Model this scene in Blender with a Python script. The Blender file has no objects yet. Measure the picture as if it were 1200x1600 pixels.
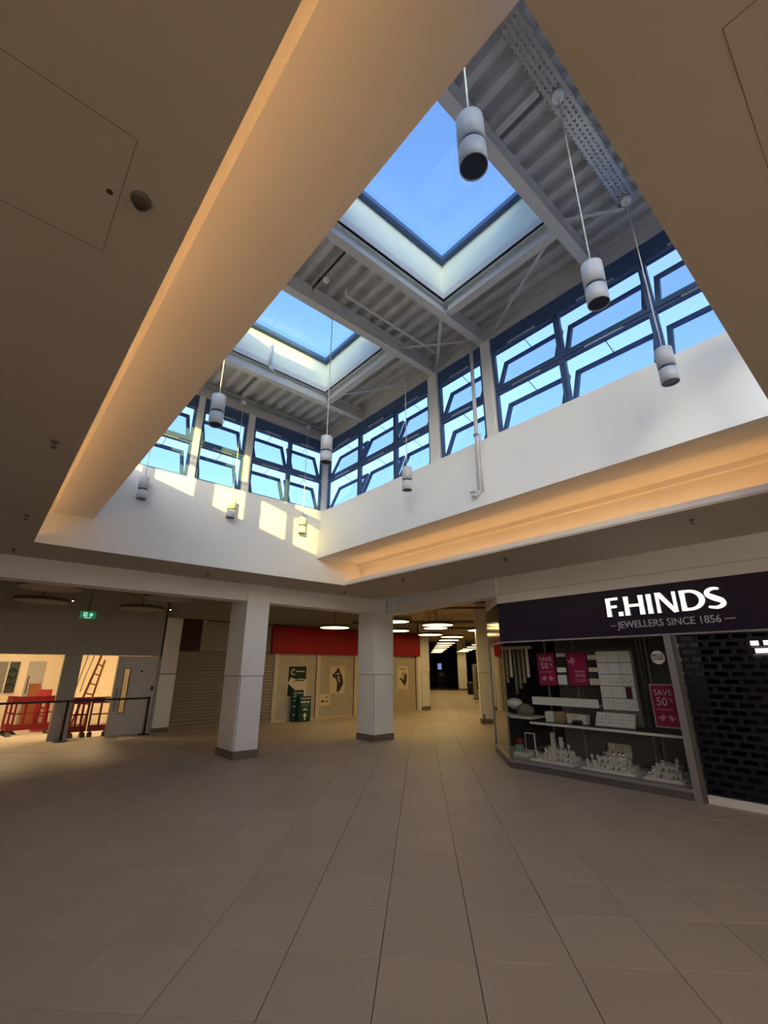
import bpy, bmesh, math, random
from mathutils import Vector, Matrix
random.seed(7)
scene = bpy.context.scene
COL = scene.collection

# ------------------------------------------------------------------ camera
# world axes: X runs along the far shop row, Y runs along the jeweller's front, metres
EYE = 1.724
PITCH, AZ, FOCAL = math.radians(19.173), math.radians(49.05), 701.83
def cam_axes():
    bd = Vector((math.sin(AZ), math.cos(AZ), 0)); ad = Vector((-math.cos(AZ), math.sin(AZ), 0))
    def w(v): return Vector((v.dot(bd), v.dot(ad), v.z))
    return (w(Vector((1, 0, 0))), w(Vector((0, -math.sin(PITCH), math.cos(PITCH)))),
            w(Vector((0, math.cos(PITCH), math.sin(PITCH)))))
RT, UP, FW = cam_axes()
cam_data = bpy.data.cameras.new('camera'); cam = bpy.data.objects.new('camera', cam_data); COL.objects.link(cam)
cam_data.sensor_fit = 'HORIZONTAL'; cam_data.sensor_width = 36.0; cam_data.lens = 36.0 * FOCAL / 1200.0
cam_data.clip_start = 0.05; cam_data.clip_end = 500
mw = Matrix.Identity(4)
for i in range(3):
    mw[i][0] = RT[i]; mw[i][1] = UP[i]; mw[i][2] = -FW[i]
mw[2][3] = EYE
cam.matrix_world = mw
scene.camera = cam

# ------------------------------------------------------------------ sky, sun, exposure
SUN_DIR = Vector((0.80, 1.0, -0.198)).normalized()      # the way the light travels
SKY_STRENGTH, SUN_STRENGTH, EXPOSURE = 0.88, 15.0, 0.14
LED_STRENGTH, DISC_STRENGTH = 14.0, 5.2
world = bpy.data.worlds.new('sky'); scene.world = world; world.use_nodes = True
wn = world.node_tree; wn.nodes.clear()
sky = wn.nodes.new('ShaderNodeTexSky'); sky.sky_type = 'NISHITA'; sky.sun_disc = False
sky.sun_elevation = math.asin(-SUN_DIR.z); sky.sun_rotation = math.atan2(-SUN_DIR.x, -SUN_DIR.y)
sky.altitude = 0; sky.air_density = 1.0; sky.dust_density = 6.0; sky.ozone_density = 2.0
bgn = wn.nodes.new('ShaderNodeBackground'); bgn.inputs['Strength'].default_value = SKY_STRENGTH
wo = wn.nodes.new('ShaderNodeOutputWorld')
wb = wn.nodes.new('ShaderNodeVectorMath'); wb.operation = 'MULTIPLY'; wb.inputs[1].default_value = (0.79, 0.89, 1.08)   # white balance
wn.links.new(sky.outputs[0], wb.inputs[0]); wn.links.new(wb.outputs[0], bgn.inputs[0]); wn.links.new(bgn.outputs[0], wo.inputs[0])
sun_data = bpy.data.lights.new('sun', 'SUN'); sun_data.energy = SUN_STRENGTH; sun_data.angle = math.radians(0.6)
sun_data.color = (1.0, 0.72, 0.12)
sun = bpy.data.objects.new('sun', sun_data); COL.objects.link(sun)
sun.rotation_euler = SUN_DIR.to_track_quat('-Z', 'Y').to_euler(); sun.location = (-20, -25, 12)
scene.view_settings.view_transform = 'Standard'; scene.view_settings.look = 'None'
scene.view_settings.exposure = EXPOSURE; scene.view_settings.gamma = 1.0
scene.view_settings.use_curve_mapping = False

# ------------------------------------------------------------------ materials
MATS = {}
def mat(name, rgb, rough=0.6, metal=0.0, var=0.0, vscale=6.0, bump=0.0, bscale=60.0, spec=0.4, emit=None, estr=0.0):
    m = bpy.data.materials.new(name); m.use_nodes = True; nt = m.node_tree
    p = nt.nodes['Principled BSDF']
    p.inputs['Roughness'].default_value = rough; p.inputs['Metallic'].default_value = metal
    p.inputs['Specular IOR Level'].default_value = spec
    tc = nt.nodes.new('ShaderNodeTexCoord')
    if var > 0:
        nz = nt.nodes.new('ShaderNodeTexNoise'); nz.inputs['Scale'].default_value = vscale; nz.inputs['Detail'].default_value = 5
        nt.links.new(tc.outputs['Object'], nz.inputs['Vector'])
        rp = nt.nodes.new('ShaderNodeValToRGB')
        rp.color_ramp.elements[0].position = 0.3; rp.color_ramp.elements[1].position = 0.7
        rp.color_ramp.elements[0].color = tuple(max(0, c * (1 - var)) for c in rgb) + (1,)
        rp.color_ramp.elements[1].color = tuple(min(1, c * (1 + var)) for c in rgb) + (1,)
        nt.links.new(nz.outputs['Fac'], rp.inputs['Fac']); nt.links.new(rp.outputs['Color'], p.inputs['Base Color'])
    else:
        p.inputs['Base Color'].default_value = tuple(rgb) + (1,)
    if bump > 0:
        nb = nt.nodes.new('ShaderNodeTexNoise'); nb.inputs['Scale'].default_value = bscale; nb.inputs['Detail'].default_value = 3
        nt.links.new(tc.outputs['Object'], nb.inputs['Vector'])
        bp = nt.nodes.new('ShaderNodeBump'); bp.inputs['Strength'].default_value = bump; bp.inputs['Distance'].default_value = 0.01
        nt.links.new(nb.outputs['Fac'], bp.inputs['Height']); nt.links.new(bp.outputs['Normal'], p.inputs['Normal'])
    if emit:
        p.inputs['Emission Color'].default_value = tuple(emit) + (1,); p.inputs['Emission Strength'].default_value = estr
    MATS[name] = m
    return m
def glass(name, tint, refl=0.08, rough=0.0):
    m = bpy.data.materials.new(name); m.use_nodes = True; nt = m.node_tree; nt.nodes.clear()
    out = nt.nodes.new('ShaderNodeOutputMaterial'); mx = nt.nodes.new('ShaderNodeMixShader')
    tr = nt.nodes.new('ShaderNodeBsdfTransparent'); tr.inputs[0].default_value = tuple(tint) + (1,)
    gl = nt.nodes.new('ShaderNodeBsdfGlossy'); gl.inputs['Roughness'].default_value = rough
    lw = nt.nodes.new('ShaderNodeLayerWeight'); lw.inputs['Blend'].default_value = 0.5
    pw = nt.nodes.new('ShaderNodeMath'); pw.operation = 'POWER'; pw.inputs[1].default_value = 4.0
    mm = nt.nodes.new('ShaderNodeMath'); mm.operation = 'MULTIPLY_ADD'; mm.inputs[1].default_value = 0.6; mm.inputs[2].default_value = refl
    nt.links.new(lw.outputs['Facing'], pw.inputs[0]); nt.links.new(pw.outputs[0], mm.inputs[0]); nt.links.new(mm.outputs[0], mx.inputs[0])
    nt.links.new(tr.outputs[0], mx.inputs[1]); nt.links.new(gl.outputs[0], mx.inputs[2]); nt.links.new(mx.outputs[0], out.inputs[0])
    MATS[name] = m
    return m
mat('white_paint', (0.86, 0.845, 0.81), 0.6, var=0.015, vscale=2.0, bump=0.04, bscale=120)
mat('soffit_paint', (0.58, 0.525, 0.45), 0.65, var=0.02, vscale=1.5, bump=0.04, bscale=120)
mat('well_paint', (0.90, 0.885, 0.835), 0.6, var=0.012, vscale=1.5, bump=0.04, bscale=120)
mat('column_panel', (0.91, 0.905, 0.88), 0.35, var=0.015, vscale=3.0)
mat('joint_dark', (0.06, 0.045, 0.035), 0.6)
mat('skirting', (0.19, 0.155, 0.12), 0.45, var=0.1, vscale=20)
mat('grey_wall', (0.36, 0.32, 0.275), 0.7, var=0.05, vscale=2.0, bump=0.05)
mat('hoarding', (0.40, 0.385, 0.36), 0.55, var=0.03, vscale=3.0)
mat('door_grey', (0.60, 0.59, 0.57), 0.45, var=0.03, vscale=3.0)
mat('service_ceiling', (0.62, 0.50, 0.36), 0.8, var=0.22, vscale=2.2, bump=0.15, bscale=14)
mat('service_pipe', (0.20, 0.165, 0.125), 0.55, var=0.1, vscale=8)
mat('unlit_disc', (0.36, 0.32, 0.28), 0.5)
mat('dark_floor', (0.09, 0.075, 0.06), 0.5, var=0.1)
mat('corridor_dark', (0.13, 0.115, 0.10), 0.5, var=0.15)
mat('grout', (0.075, 0.06, 0.048), 0.85, var=0.1, vscale=30)
mat('steel_paint', (0.66, 0.64, 0.62), 0.5, var=0.04, vscale=8)
mat('deck_steel', (0.64, 0.62, 0.59), 0.5, metal=0.05, var=0.10, vscale=5)
mat('tray_steel', (0.55, 0.56, 0.56), 0.35, metal=0.8, var=0.08, vscale=30)
mat('window_frame', (0.065, 0.120, 0.255), 0.45, var=0.05, vscale=10)
mat('upstand', (0.72, 0.78, 0.70), 0.5, var=0.02)
mat('lamp_white', (0.62, 0.63, 0.64), 0.4, var=0.02, vscale=20)
mat('lamp_dark', (0.035, 0.06, 0.10), 0.35)
mat('cable_white', (0.82, 0.82, 0.80), 0.4)
mat('pipe_white', (0.70, 0.69, 0.68), 0.4)
mat('detector', (0.16, 0.13, 0.10), 0.5)
mat('led_strip', (1, 0.7, 0.4), 0.5, emit=(1.0, 0.50, 0.17), estr=LED_STRENGTH)
mat('disc_glow', (1, 0.95, 0.8), 0.5, emit=(1.0, 0.72, 0.30), estr=DISC_STRENGTH)
mat('fill_glow', (1, 0.95, 0.85), 0.5, emit=(1.0, 0.90, 0.76), estr=26.0)  # glow of the fill lamps added out of view to brighten the hall
mat('disc_rim', (0.10, 0.085, 0.06), 0.5)
mat('red_fascia', (0.36, 0.014, 0.022), 0.4, var=0.06, vscale=2, spec=0.2)
mat('maroon', (0.07, 0.012, 0.016), 0.4)
mat('cream_frame', (0.66, 0.56, 0.42), 0.4, var=0.03)
mat('vinyl', (0.50, 0.44, 0.34), 0.35, var=0.09, vscale=3.5)
mat('shutter_grey', (0.34, 0.29, 0.23), 0.42, metal=0.15, var=0.05, vscale=10)
mat('shutter_dark', (0.013, 0.010, 0.020), 0.45)
mat('shop_black', (0.006, 0.005, 0.007), 0.7)
mat('seam', (0.30, 0.24, 0.18), 0.7)
mat('navy_gloss', (0.020, 0.010, 0.020), 0.12, spec=0.8)
mat('navy_fascia', (0.020, 0.010, 0.028), 0.32, var=0.08, vscale=1.5)
mat('jewel_frame', (0.36, 0.34, 0.325), 0.4, metal=0.3, var=0.03)
mat('jewel_kerb', (0.14, 0.125, 0.11), 0.5, var=0.08, vscale=20)
mat('letter_white', (0.9, 0.9, 0.85), 0.5, emit=(1.0, 0.97, 0.85), estr=1.15)
mat('letter_side', (0.30, 0.30, 0.28), 0.5)
mat('text_grey', (0.58, 0.55, 0.55), 0.5)
mat('pink', (0.36, 0.010, 0.085), 0.4, var=0.04)
mat('pink_dark', (0.09, 0.006, 0.022), 0.4)
mat('pink_pale', (0.66, 0.30, 0.40), 0.5)
mat('text_pale', (0.80, 0.66, 0.66), 0.5)
mat('display_white', (0.86, 0.84, 0.78), 0.5, var=0.03, vscale=20)
mat('display_cream', (0.74, 0.68, 0.57), 0.5, var=0.03)
mat('shop_dark', (0.035, 0.034, 0.034), 0.5, var=0.2)
mat('shop_grey', (0.20, 0.195, 0.18), 0.5, var=0.1)
mat('silver', (0.80, 0.79, 0.76), 0.16, metal=1.0)
mat('gold', (0.75, 0.55, 0.25), 0.2, metal=1.0)
mat('black', (0.012, 0.012, 0.013), 0.4)
mat('tan_leather', (0.42, 0.27, 0.12), 0.5, var=0.06)
mat('taupe_fabric', (0.22, 0.18, 0.14), 0.8, var=0.12, vscale=20, bump=0.1)
mat('mint', (0.25, 0.42, 0.34), 0.5)
mat('deep_red', (0.30, 0.02, 0.03), 0.5)
mat('barrier_red', (0.24, 0.010, 0.014), 0.4, var=0.05)
mat('barrier_foot', (0.03, 0.028, 0.025), 0.6)
mat('reflective_white', (0.75, 0.70, 0.66), 0.3)
mat('room_cream', (0.80, 0.68, 0.52), 0.65, var=0.03, vscale=2)
mat('ladder_orange', (0.55, 0.24, 0.03), 0.45)
mat('ladder_metal', (0.30, 0.10, 0.03), 0.4)
mat('green_board', (0.010, 0.055, 0.045), 0.4, var=0.05)
mat('green_dark', (0.012, 0.035, 0.018), 0.4)
mat('print_cream', (0.72, 0.62, 0.47), 0.5)
mat('print_brown', (0.05, 0.035, 0.03), 0.5)
mat('print_skin', (0.52, 0.34, 0.25), 0.5, var=0.1)
mat('exit_green', (0.01, 0.20, 0.08), 0.4, emit=(0.02, 0.50, 0.22), estr=0.22)
mat('exit_white', (0.8, 1.0, 0.9), 0.4, emit=(0.55, 1.0, 0.75), estr=0.8)
mat('room_lamp', (1, 0.9, 0.7), 0.5, emit=(1.0, 0.76, 0.42), estr=70.0)
mat('spot_led', (1, 1, 0.9), 0.5, emit=(1.0, 0.95, 0.8), estr=8.0)
mat('screen_blue', (0.1, 0.12, 0.3), 0.4, emit=(0.25, 0.27, 0.65), estr=0.8)
mat('glint_glow', (1, 0.95, 0.9), 0.5, emit=(1.0, 0.86, 0.80), estr=3.2)
mat('valve_dark', (0.25, 0.24, 0.23), 0.5)
glass('clear_glass', (0.86, 0.90, 0.98), 0.05)
glass('sky_glass', (0.84, 0.90, 0.95), 0.05)
glass('shop_glass', (0.96, 0.97, 0.95), 0.03)
glass('side_glass', (0.75, 0.72, 0.66), 0.28)
glass('vision_glass', (0.6, 0.6, 0.58), 0.06)
# floor tile: a shade of its own for each tile of the 600 mm grid, fine speckle
def tile_material():
    m = bpy.data.materials.new('floor_tile'); m.use_nodes = True; nt = m.node_tree; p = nt.nodes['Principled BSDF']
    ge = nt.nodes.new('ShaderNodeNewGeometry'); mp = nt.nodes.new('ShaderNodeMapping'); mp.vector_type = 'TEXTURE'
    mp.inputs['Location'].default_value = (TILE_O.x, TILE_O.y, 0); mp.inputs['Rotation'].default_value = (0, 0, TILE_ROT)
    mp.inputs['Scale'].default_value = (0.6, 0.6, 1)
    nt.links.new(ge.outputs['Position'], mp.inputs['Vector'])
    fl = nt.nodes.new('ShaderNodeVectorMath'); fl.operation = 'FLOOR'; nt.links.new(mp.outputs[0], fl.inputs[0])
    sx = nt.nodes.new('ShaderNodeSeparateXYZ'); nt.links.new(fl.outputs[0], sx.inputs[0])
    cx = nt.nodes.new('ShaderNodeCombineXYZ'); nt.links.new(sx.outputs[0], cx.inputs[0]); nt.links.new(sx.outputs[1], cx.inputs[1])
    wn_ = nt.nodes.new('ShaderNodeTexWhiteNoise'); nt.links.new(cx.outputs[0], wn_.inputs['Vector'])
    nz = nt.nodes.new('ShaderNodeTexNoise'); nz.inputs['Scale'].default_value = 90; nz.inputs['Detail'].default_value = 4
    nt.links.new(ge.outputs['Position'], nz.inputs['Vector'])
    n2 = nt.nodes.new('ShaderNodeTexNoise'); n2.inputs['Scale'].default_value = 2.2; n2.inputs['Detail'].default_value = 4
    nt.links.new(ge.outputs['Position'], n2.inputs['Vector'])
    a = nt.nodes.new('ShaderNodeMath'); a.operation = 'MULTIPLY_ADD'; a.inputs[1].default_value = 0.10; a.inputs[2].default_value = 0.77
    nt.links.new(wn_.outputs['Value'], a.inputs[0])
    b = nt.nodes.new('ShaderNodeMath'); b.operation = 'MULTIPLY_ADD'; b.inputs[1].default_value = 0.22
    nt.links.new(nz.outputs['Fac'], b.inputs[0]); nt.links.new(a.outputs[0], b.inputs[2])
    c = nt.nodes.new('ShaderNodeMath'); c.operation = 'MULTIPLY_ADD'; c.inputs[1].default_value = 0.14
    nt.links.new(n2.outputs['Fac'], c.inputs[0]); nt.links.new(b.outputs[0], c.inputs[2])
    v = nt.nodes.new('ShaderNodeVectorMath'); v.operation = 'SCALE'; v.inputs[0].default_value = (0.50, 0.42, 0.335)
    nt.links.new(c.outputs[0], v.inputs['Scale']); nt.links.new(v.outputs[0], p.inputs['Base Color'])
    p.inputs['Roughness'].default_value = 0.5; p.inputs['Specular IOR Level'].default_value = 0.35
    MATS['floor_tile'] = m

# ------------------------------------------------------------------ mesh helpers
def box(bm, x0, x1, y0, y1, z0, z1, M=None):
    vs = [bm.verts.new((x, y, z)) for z in (z0, z1) for y in (y0, y1) for x in (x0, x1)]
    for f in ((0, 2, 3, 1), (4, 5, 7, 6), (0, 1, 5, 4), (1, 3, 7, 5), (3, 2, 6, 7), (2, 0, 4, 6)):
        bm.faces.new([vs[i] for i in f])
    if M is not None:
        for v in vs: v.co = M @ v.co
    return vs
def prism(bm, pts, axis, a0, a1, M=None):
    """polygon extruded: axis 'y' takes (x,z), 'x' takes (y,z), 'z' takes (x,y)"""
    def P(p, a):
        return {'x': (a, p[0], p[1]), 'y': (p[0], a, p[1]), 'z': (p[0], p[1], a)}[axis]
    A = [bm.verts.new(P(p, a0)) for p in pts]; B = [bm.verts.new(P(p, a1)) for p in pts]
    n = len(pts)
    fs = [bm.faces.new(A), bm.faces.new(B[::-1])]
    for i in range(n):
        j = (i + 1) % n
        fs.append(bm.faces.new((A[i], B[i], B[j], A[j])))
    if M is not None:
        for v in A + B: v.co = M @ v.co
    bmesh.ops.recalc_face_normals(bm, faces=fs)
def cyl(bm, p0, p1, r, seg=12, r2=None, cap=True):
    p0, p1 = Vector(p0), Vector(p1); d = (p1 - p0).normalized()
    u = d.orthogonal().normalized(); w = d.cross(u); r2 = r if r2 is None else r2
    A, B = [], []
    for i in range(seg):
        a = 2 * math.pi * i / seg; e = math.cos(a) * u + math.sin(a) * w
        A.append(bm.verts.new(p0 + e * r)); B.append(bm.verts.new(p1 + e * r2))
    for i in range(seg):
        j = (i + 1) % seg; f = bm.faces.new((A[i], A[j], B[j], B[i])); f.smooth = True
    if cap:
        bm.faces.new(A[::-1]); bm.faces.new(B)
def tube(bm, pts, r, seg=8):
    for a, b in zip(pts[:-1], pts[1:]): cyl(bm, a, b, r, seg)
    for p in pts[1:-1]: ball(bm, p, r, 8, 5)
def ball(bm, c, r, seg=12, rings=8, sz=1.0):
    c = Vector(c); rows = []
    for i in range(rings + 1):
        t = math.pi * i / rings
        rows.append([bm.verts.new(c + Vector((r * math.sin(t) * math.cos(2 * math.pi * j / seg), r * math.sin(t) * math.sin(2 * math.pi * j / seg), r * sz * math.cos(t)))) for j in range(seg)] if 0 < i < rings else [bm.verts.new(c + Vector((0, 0, r * sz * math.cos(t))))])
    for i in range(rings):
        a, b = rows[i], rows[i + 1]
        for j in range(seg):
            k = (j + 1) % seg
            if len(a) == 1: f = bm.faces.new((a[0], b[j], b[k]))
            elif len(b) == 1: f = bm.faces.new((a[j], b[0], a[k]))
            else: f = bm.faces.new((a[j], b[j], b[k], a[k]))
            f.smooth = True
def lathe(bm, prof, c=(0, 0, 0), seg=24, smooth=True):
    c = Vector(c); rows = []
    for r, z in prof:
        rows.append([bm.verts.new(c + Vector((r * math.cos(2 * math.pi * j / seg), r * math.sin(2 * math.pi * j / seg), z))) for j in range(seg)] if r > 1e-6 else [bm.verts.new(c + Vector((0, 0, z)))])
    fs = []
    for a, b in zip(rows[:-1], rows[1:]):
        for j in range(seg):
            k = (j + 1) % seg
            if len(a) == 1 and len(b) == 1: continue
            if len(a) == 1: f = bm.faces.new((a[0], b[k], b[j]))
            elif len(b) == 1: f = bm.faces.new((a[j], a[k], b[0]))
            else: f = bm.faces.new((a[j], a[k], b[k], b[j]))
            f.smooth = smooth; fs.append(f)
    bmesh.ops.recalc_face_normals(bm, faces=fs)
def BM(): return bmesh.new()
def BX(*a, **k):
    b = BM(); box(b, *a, **k); return b

def link_mesh(name, bm, m):
    me = bpy.data.meshes.new(name); bm.to_mesh(me); bm.free()
    me.materials.append(MATS[m] if isinstance(m, str) else m)
    o = bpy.data.objects.new(name, me); COL.objects.link(o)
    return o
def recenter(o):
    me = o.data; co = [v.co for v in me.vertices]
    if not co: return
    c = Vector(((min(v.x for v in co) + max(v.x for v in co)) / 2, (min(v.y for v in co) + max(v.y for v in co)) / 2, min(v.z for v in co)))
    me.transform(Matrix.Translation(-c)); o.location = c
def tag(o, label=None, cat=None, group=None, kind=None):
    if label: o['label'] = label
    if cat: o['category'] = cat
    if group: o['group'] = group
    if kind: o['kind'] = kind
    return o
def single(name, bm, m, label, cat, group=None):
    o = link_mesh(name, bm, m); recenter(o); return tag(o, label, cat, group)
def struct(name, bm, m, label=None):
    o = link_mesh(name, bm, m); recenter(o); return tag(o, label or LABELS.get(name), None, None, 'structure')
def thing(name, label, cat, loc=(0, 0, 0), rz=0.0, group=None):
    o = bpy.data.objects.new(name, None); COL.objects.link(o); o.empty_display_size = 0.1
    o.location = loc; o.rotation_euler = (0, 0, rz)
    return tag(o, label, cat, group)
def part(name, bm, m, parent, local=False, label=None):
    """child mesh; local=False: the bmesh is in world coordinates"""
    o = link_mesh(name, bm, m); o.parent = parent
    if not local:
        chain = Matrix.Identity(4); p = parent
        mats_ = []
        while p: mats_.append(p); p = p.parent
        for q in reversed(mats_): chain = chain @ q.matrix_parent_inverse @ q.matrix_basis
        o.matrix_parent_inverse = chain.inverted()
    if label: o['label'] = label
    return o
def dup(root, loc, rz=0.0, label=None, group=None):
    r = root.copy(); COL.objects.link(r); r.location = loc; r.rotation_euler = (0, 0, rz)
    if label: r['label'] = label
    if group: r['group'] = group
    for ch in list(root.children):
        c = ch.copy(); COL.objects.link(c); c.parent = r
        for g in ch.children:
            d = g.copy(); COL.objects.link(d); d.parent = c
    return r
def frame(origin, xd, yd):
    xd, yd = Vector(xd).normalized(), Vector(yd).normalized(); n = xd.cross(yd); M = Matrix.Identity(4)
    for i in range(3): M[i][0] = xd[i]; M[i][1] = yd[i]; M[i][2] = n[i]; M[i][3] = origin[i]
    return M
def flat(bm, pts, M, d0=0.0, d1=0.003):
    """thin printed shape in a frame's x,y plane"""
    prism(bm, pts, 'z', d0, d1, M)
def text_into(bm, s, size, M, depth=0.004, align='CENTER', off=0.0, sx=1.0, spacing=1.0):
    cu = bpy.data.curves.new('txt', 'FONT'); cu.body = s; cu.size = size; cu.extrude = depth / 2; cu.align_x = align; cu.align_y = 'CENTER'
    cu.offset = off; cu.space_character = spacing; cu.resolution_u = 3
    ob = bpy.data.objects.new('txt', cu); COL.objects.link(ob)
    dg = bpy.context.evaluated_depsgraph_get(); me = bpy.data.meshes.new_from_object(ob.evaluated_get(dg))
    me.transform(M @ Matrix.Translation((0, 0, depth / 2)) @ Matrix.Diagonal((sx, 1, 1, 1)))
    bm.from_mesh(me); bpy.data.objects.remove(ob); bpy.data.curves.remove(cu); bpy.data.meshes.remove(me)
def rrect(x0, x1, y0, y1, r, n=4):
    out = []
    for cx, cy, a0 in ((x1 - r, y0 + r, -90), (x1 - r, y1 - r, 0), (x0 + r, y1 - r, 90), (x0 + r, y0 + r, 180)):
        for i in range(n + 1):
            a = math.radians(a0 + 90 * i / n); out.append((cx + r * math.cos(a), cy + r * math.sin(a)))
    return out
def ring(bm, ox0, ox1, oy0, oy1, ix0, ix1, iy0, iy1, z0, z1, M=None):
    """rectangular frame with a hole, in x,y, extruded z0..z1"""
    box(bm, ox0, ix0, oy0, oy1, z0, z1, M); box(bm, ix1, ox1, oy0, oy1, z0, z1, M)
    box(bm, ix0, ix1, oy0, iy0, z0, z1, M); box(bm, ix0, ix1, iy1, oy1, z0, z1, M)
LABELS = {}

# corridor frame: t runs down the corridor from the jeweller's corner, n to its left
C0 = Vector((7.875, 5.53, 0)); CD = Vector((0.7115, 0.7027, 0)).normalized(); CN = Vector((-CD.y, CD.x, 0))
def CP(t, n, z=0.0): return C0 + CD * t + CN * n + Vector((0, 0, z))
CROT = math.atan2(CD.y, CD.x)
CM = Matrix.Translation(C0) @ Matrix.Rotation(CROT, 4, 'Z')

# ================================================================== THE SETTING
# ---------------- floor of 600 mm tiles laid along the corridor
td = Vector((math.cos(AZ - math.radians(4.41)), math.sin(AZ - math.radians(4.41)), 0)); th = Vector((td.y, -td.x, 0))
TILE_ROT = math.atan2(th.y, th.x)
TILE_O = th * (-0.3017) + td * 2.996
tile_material()
def tmesh(gap=0.0022, ch=0.0025):
    bm = BM(); a = 0.3 - gap; b = a - ch
    lo = [bm.verts.new((sx * a, sy * a, -ch)) for sx, sy in ((-1, -1), (1, -1), (1, 1), (-1, 1))]
    hi = [bm.verts.new((sx * b, sy * b, 0)) for sx, sy in ((-1, -1), (1, -1), (1, 1), (-1, 1))]
    bo = [bm.verts.new((sx * a, sy * a, -0.012)) for sx, sy in ((-1, -1), (1, -1), (1, 1), (-1, 1))]
    bm.faces.new(hi)
    for i in range(4):
        j = (i + 1) % 4
        bm.faces.new((lo[i], lo[j], hi[j], hi[i])); bm.faces.new((bo[i], bo[j], lo[j], lo[i]))
    return bm
def build_floor():
    bm = BM(); box(bm, -12, 48, -12, 48, -0.15, -0.008)
    fl = struct('floor', bm, 'grout', 'taupe square-tiled shopping centre floor')
    tb = tmesh(); me = bpy.data.meshes.new('tile'); tb.to_mesh(me); me.materials.append(MATS['floor_tile'])
    spots = []
    for i in range(-60, 60):
        for j in range(-34, 90):
            p = TILE_O + th * (0.6 * (i + 0.5)) + td * (0.6 * (j + 0.5))
            inside = (-11.7 < p.x < 7.9 and -11.7 < p.y < 15.2) or (-1.2 < p.x < 5.2 and 15 < p.y < 18.8) or (p.x >= 7.9 and p.y < 15.2 and (p - C0).dot(CN) > -4.2 and p.x < 16) or ((p - C0).dot(CN) > -4.2 and (p - C0).dot(CN) < 2.4 and 0 < (p - C0).dot(CD) < 30.6)
            if not inside: continue
            q = p - Vector((0, 0, EYE)); dz = q.dot(FW)
            vis = False
            if dz > 0.5:
                x = 600 + FOCAL * q.dot(RT) / dz; y = 800 - FOCAL * q.dot(UP) / dz
                vis = -120 < x < 1320 and 900 < y < 1760
            spots.append((0 if vis else 1, dz, p))
    spots.sort(key=lambda s: (s[0], s[1]))
    rot = Matrix.Rotation(TILE_ROT, 4, 'Z')
    for k, (_, _, p) in enumerate(spots[:300]):
        o = bpy.data.objects.new('tile', me); COL.objects.link(o); o.parent = fl
        o.matrix_parent_inverse = Matrix.Translation(-fl.location)
        o.location = p; o.rotation_euler = (0, 0, TILE_ROT)
    big = BM()
    for _, _, p in spots[300:]:
        n0 = len(big.verts); big.from_mesh(me); big.verts.ensure_lookup_table()
        T = Matrix.Translation(p) @ rot
        for v in big.verts[n0:]: v.co = T @ v.co
    o = part('tile_field', big, 'floor_tile', fl); o['kind'] = 'stuff'
    o['label'] = 'more floor tiles further away'
build_floor()
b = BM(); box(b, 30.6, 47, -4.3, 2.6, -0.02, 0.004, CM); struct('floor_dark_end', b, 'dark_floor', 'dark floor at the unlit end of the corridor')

# ---------------- main soffit with the rooflight opening, coves
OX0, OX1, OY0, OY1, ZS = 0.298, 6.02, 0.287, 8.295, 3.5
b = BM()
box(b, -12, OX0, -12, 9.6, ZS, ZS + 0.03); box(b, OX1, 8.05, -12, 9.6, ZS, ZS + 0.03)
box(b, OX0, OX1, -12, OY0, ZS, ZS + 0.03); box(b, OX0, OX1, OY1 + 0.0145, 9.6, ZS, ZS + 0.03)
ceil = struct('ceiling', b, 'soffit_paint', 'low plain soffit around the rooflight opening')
def seam(x0, x1, y0, y1, w=0.0035):
    bm = BM()
    ring(bm, x0, x1, y0, y1, x0 + w, x1 - w, y0 + w, y1 - w, ZS - 0.0008, ZS + 0.002)
    return bm
part('panel_seam', seam(-0.56, 0.044, 1.385, 1.985), 'seam', ceil, label='thin seam of a square access panel')
part('panel_seam', seam(1.262, 1.862, -0.66, -0.061), 'seam', ceil, label='thin seam of a square access panel')
cl = BM(); cyl(cl, (0.008, 1.66, ZS - 0.003), (0.008, 1.66, ZS + 0.001), 0.012, 10)
part('panel_lock', cl, 'joint_dark', ceil)
b = BM(); box(b, OX1, OX1 + 0.02, OY0, OY1, ZS + 0.03, ZS + 0.10)
struct('trim_cove_right', b, 'well_paint', 'thin white upstand below the right cove')
b = BM(); box(b, OX0 - 0.02, OX0, OY0, OY1, ZS + 0.03, ZS + 0.10)
struct('trim_cove_left', b, 'well_paint', 'thin white upstand below the left cove')
def cove(name, prof, label):
    bm = BM(); x0, x1 = prof[0][0], prof[-1][0]; sg = 1 if x1 > x0 else -1
    prism(bm, prof + [(x1 + sg * 0.12, prof[-1][1]), (x1 + sg * 0.12, 4.16), (x0, 4.16)], 'y', OY0, OY1)
    return struct(name, bm, 'well_paint', label)
cove('ceiling_cove_right', [(5.62, 4.0), (5.705, 4.0), (5.715, 4.06), (6.38, 4.06), (6.385, 3.985), (6.45, 3.98), (6.45, 3.531)], 'stepped glowing cove above the right edge')
cove('ceiling_cove_left', [(0.58, 4.0), (0.43, 4.0), (0.42, 4.06), (-0.06, 4.06), (-0.065, 3.985), (-0.13, 3.98), (-0.13, 3.531)], 'stepped glowing cove above the left edge')
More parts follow.
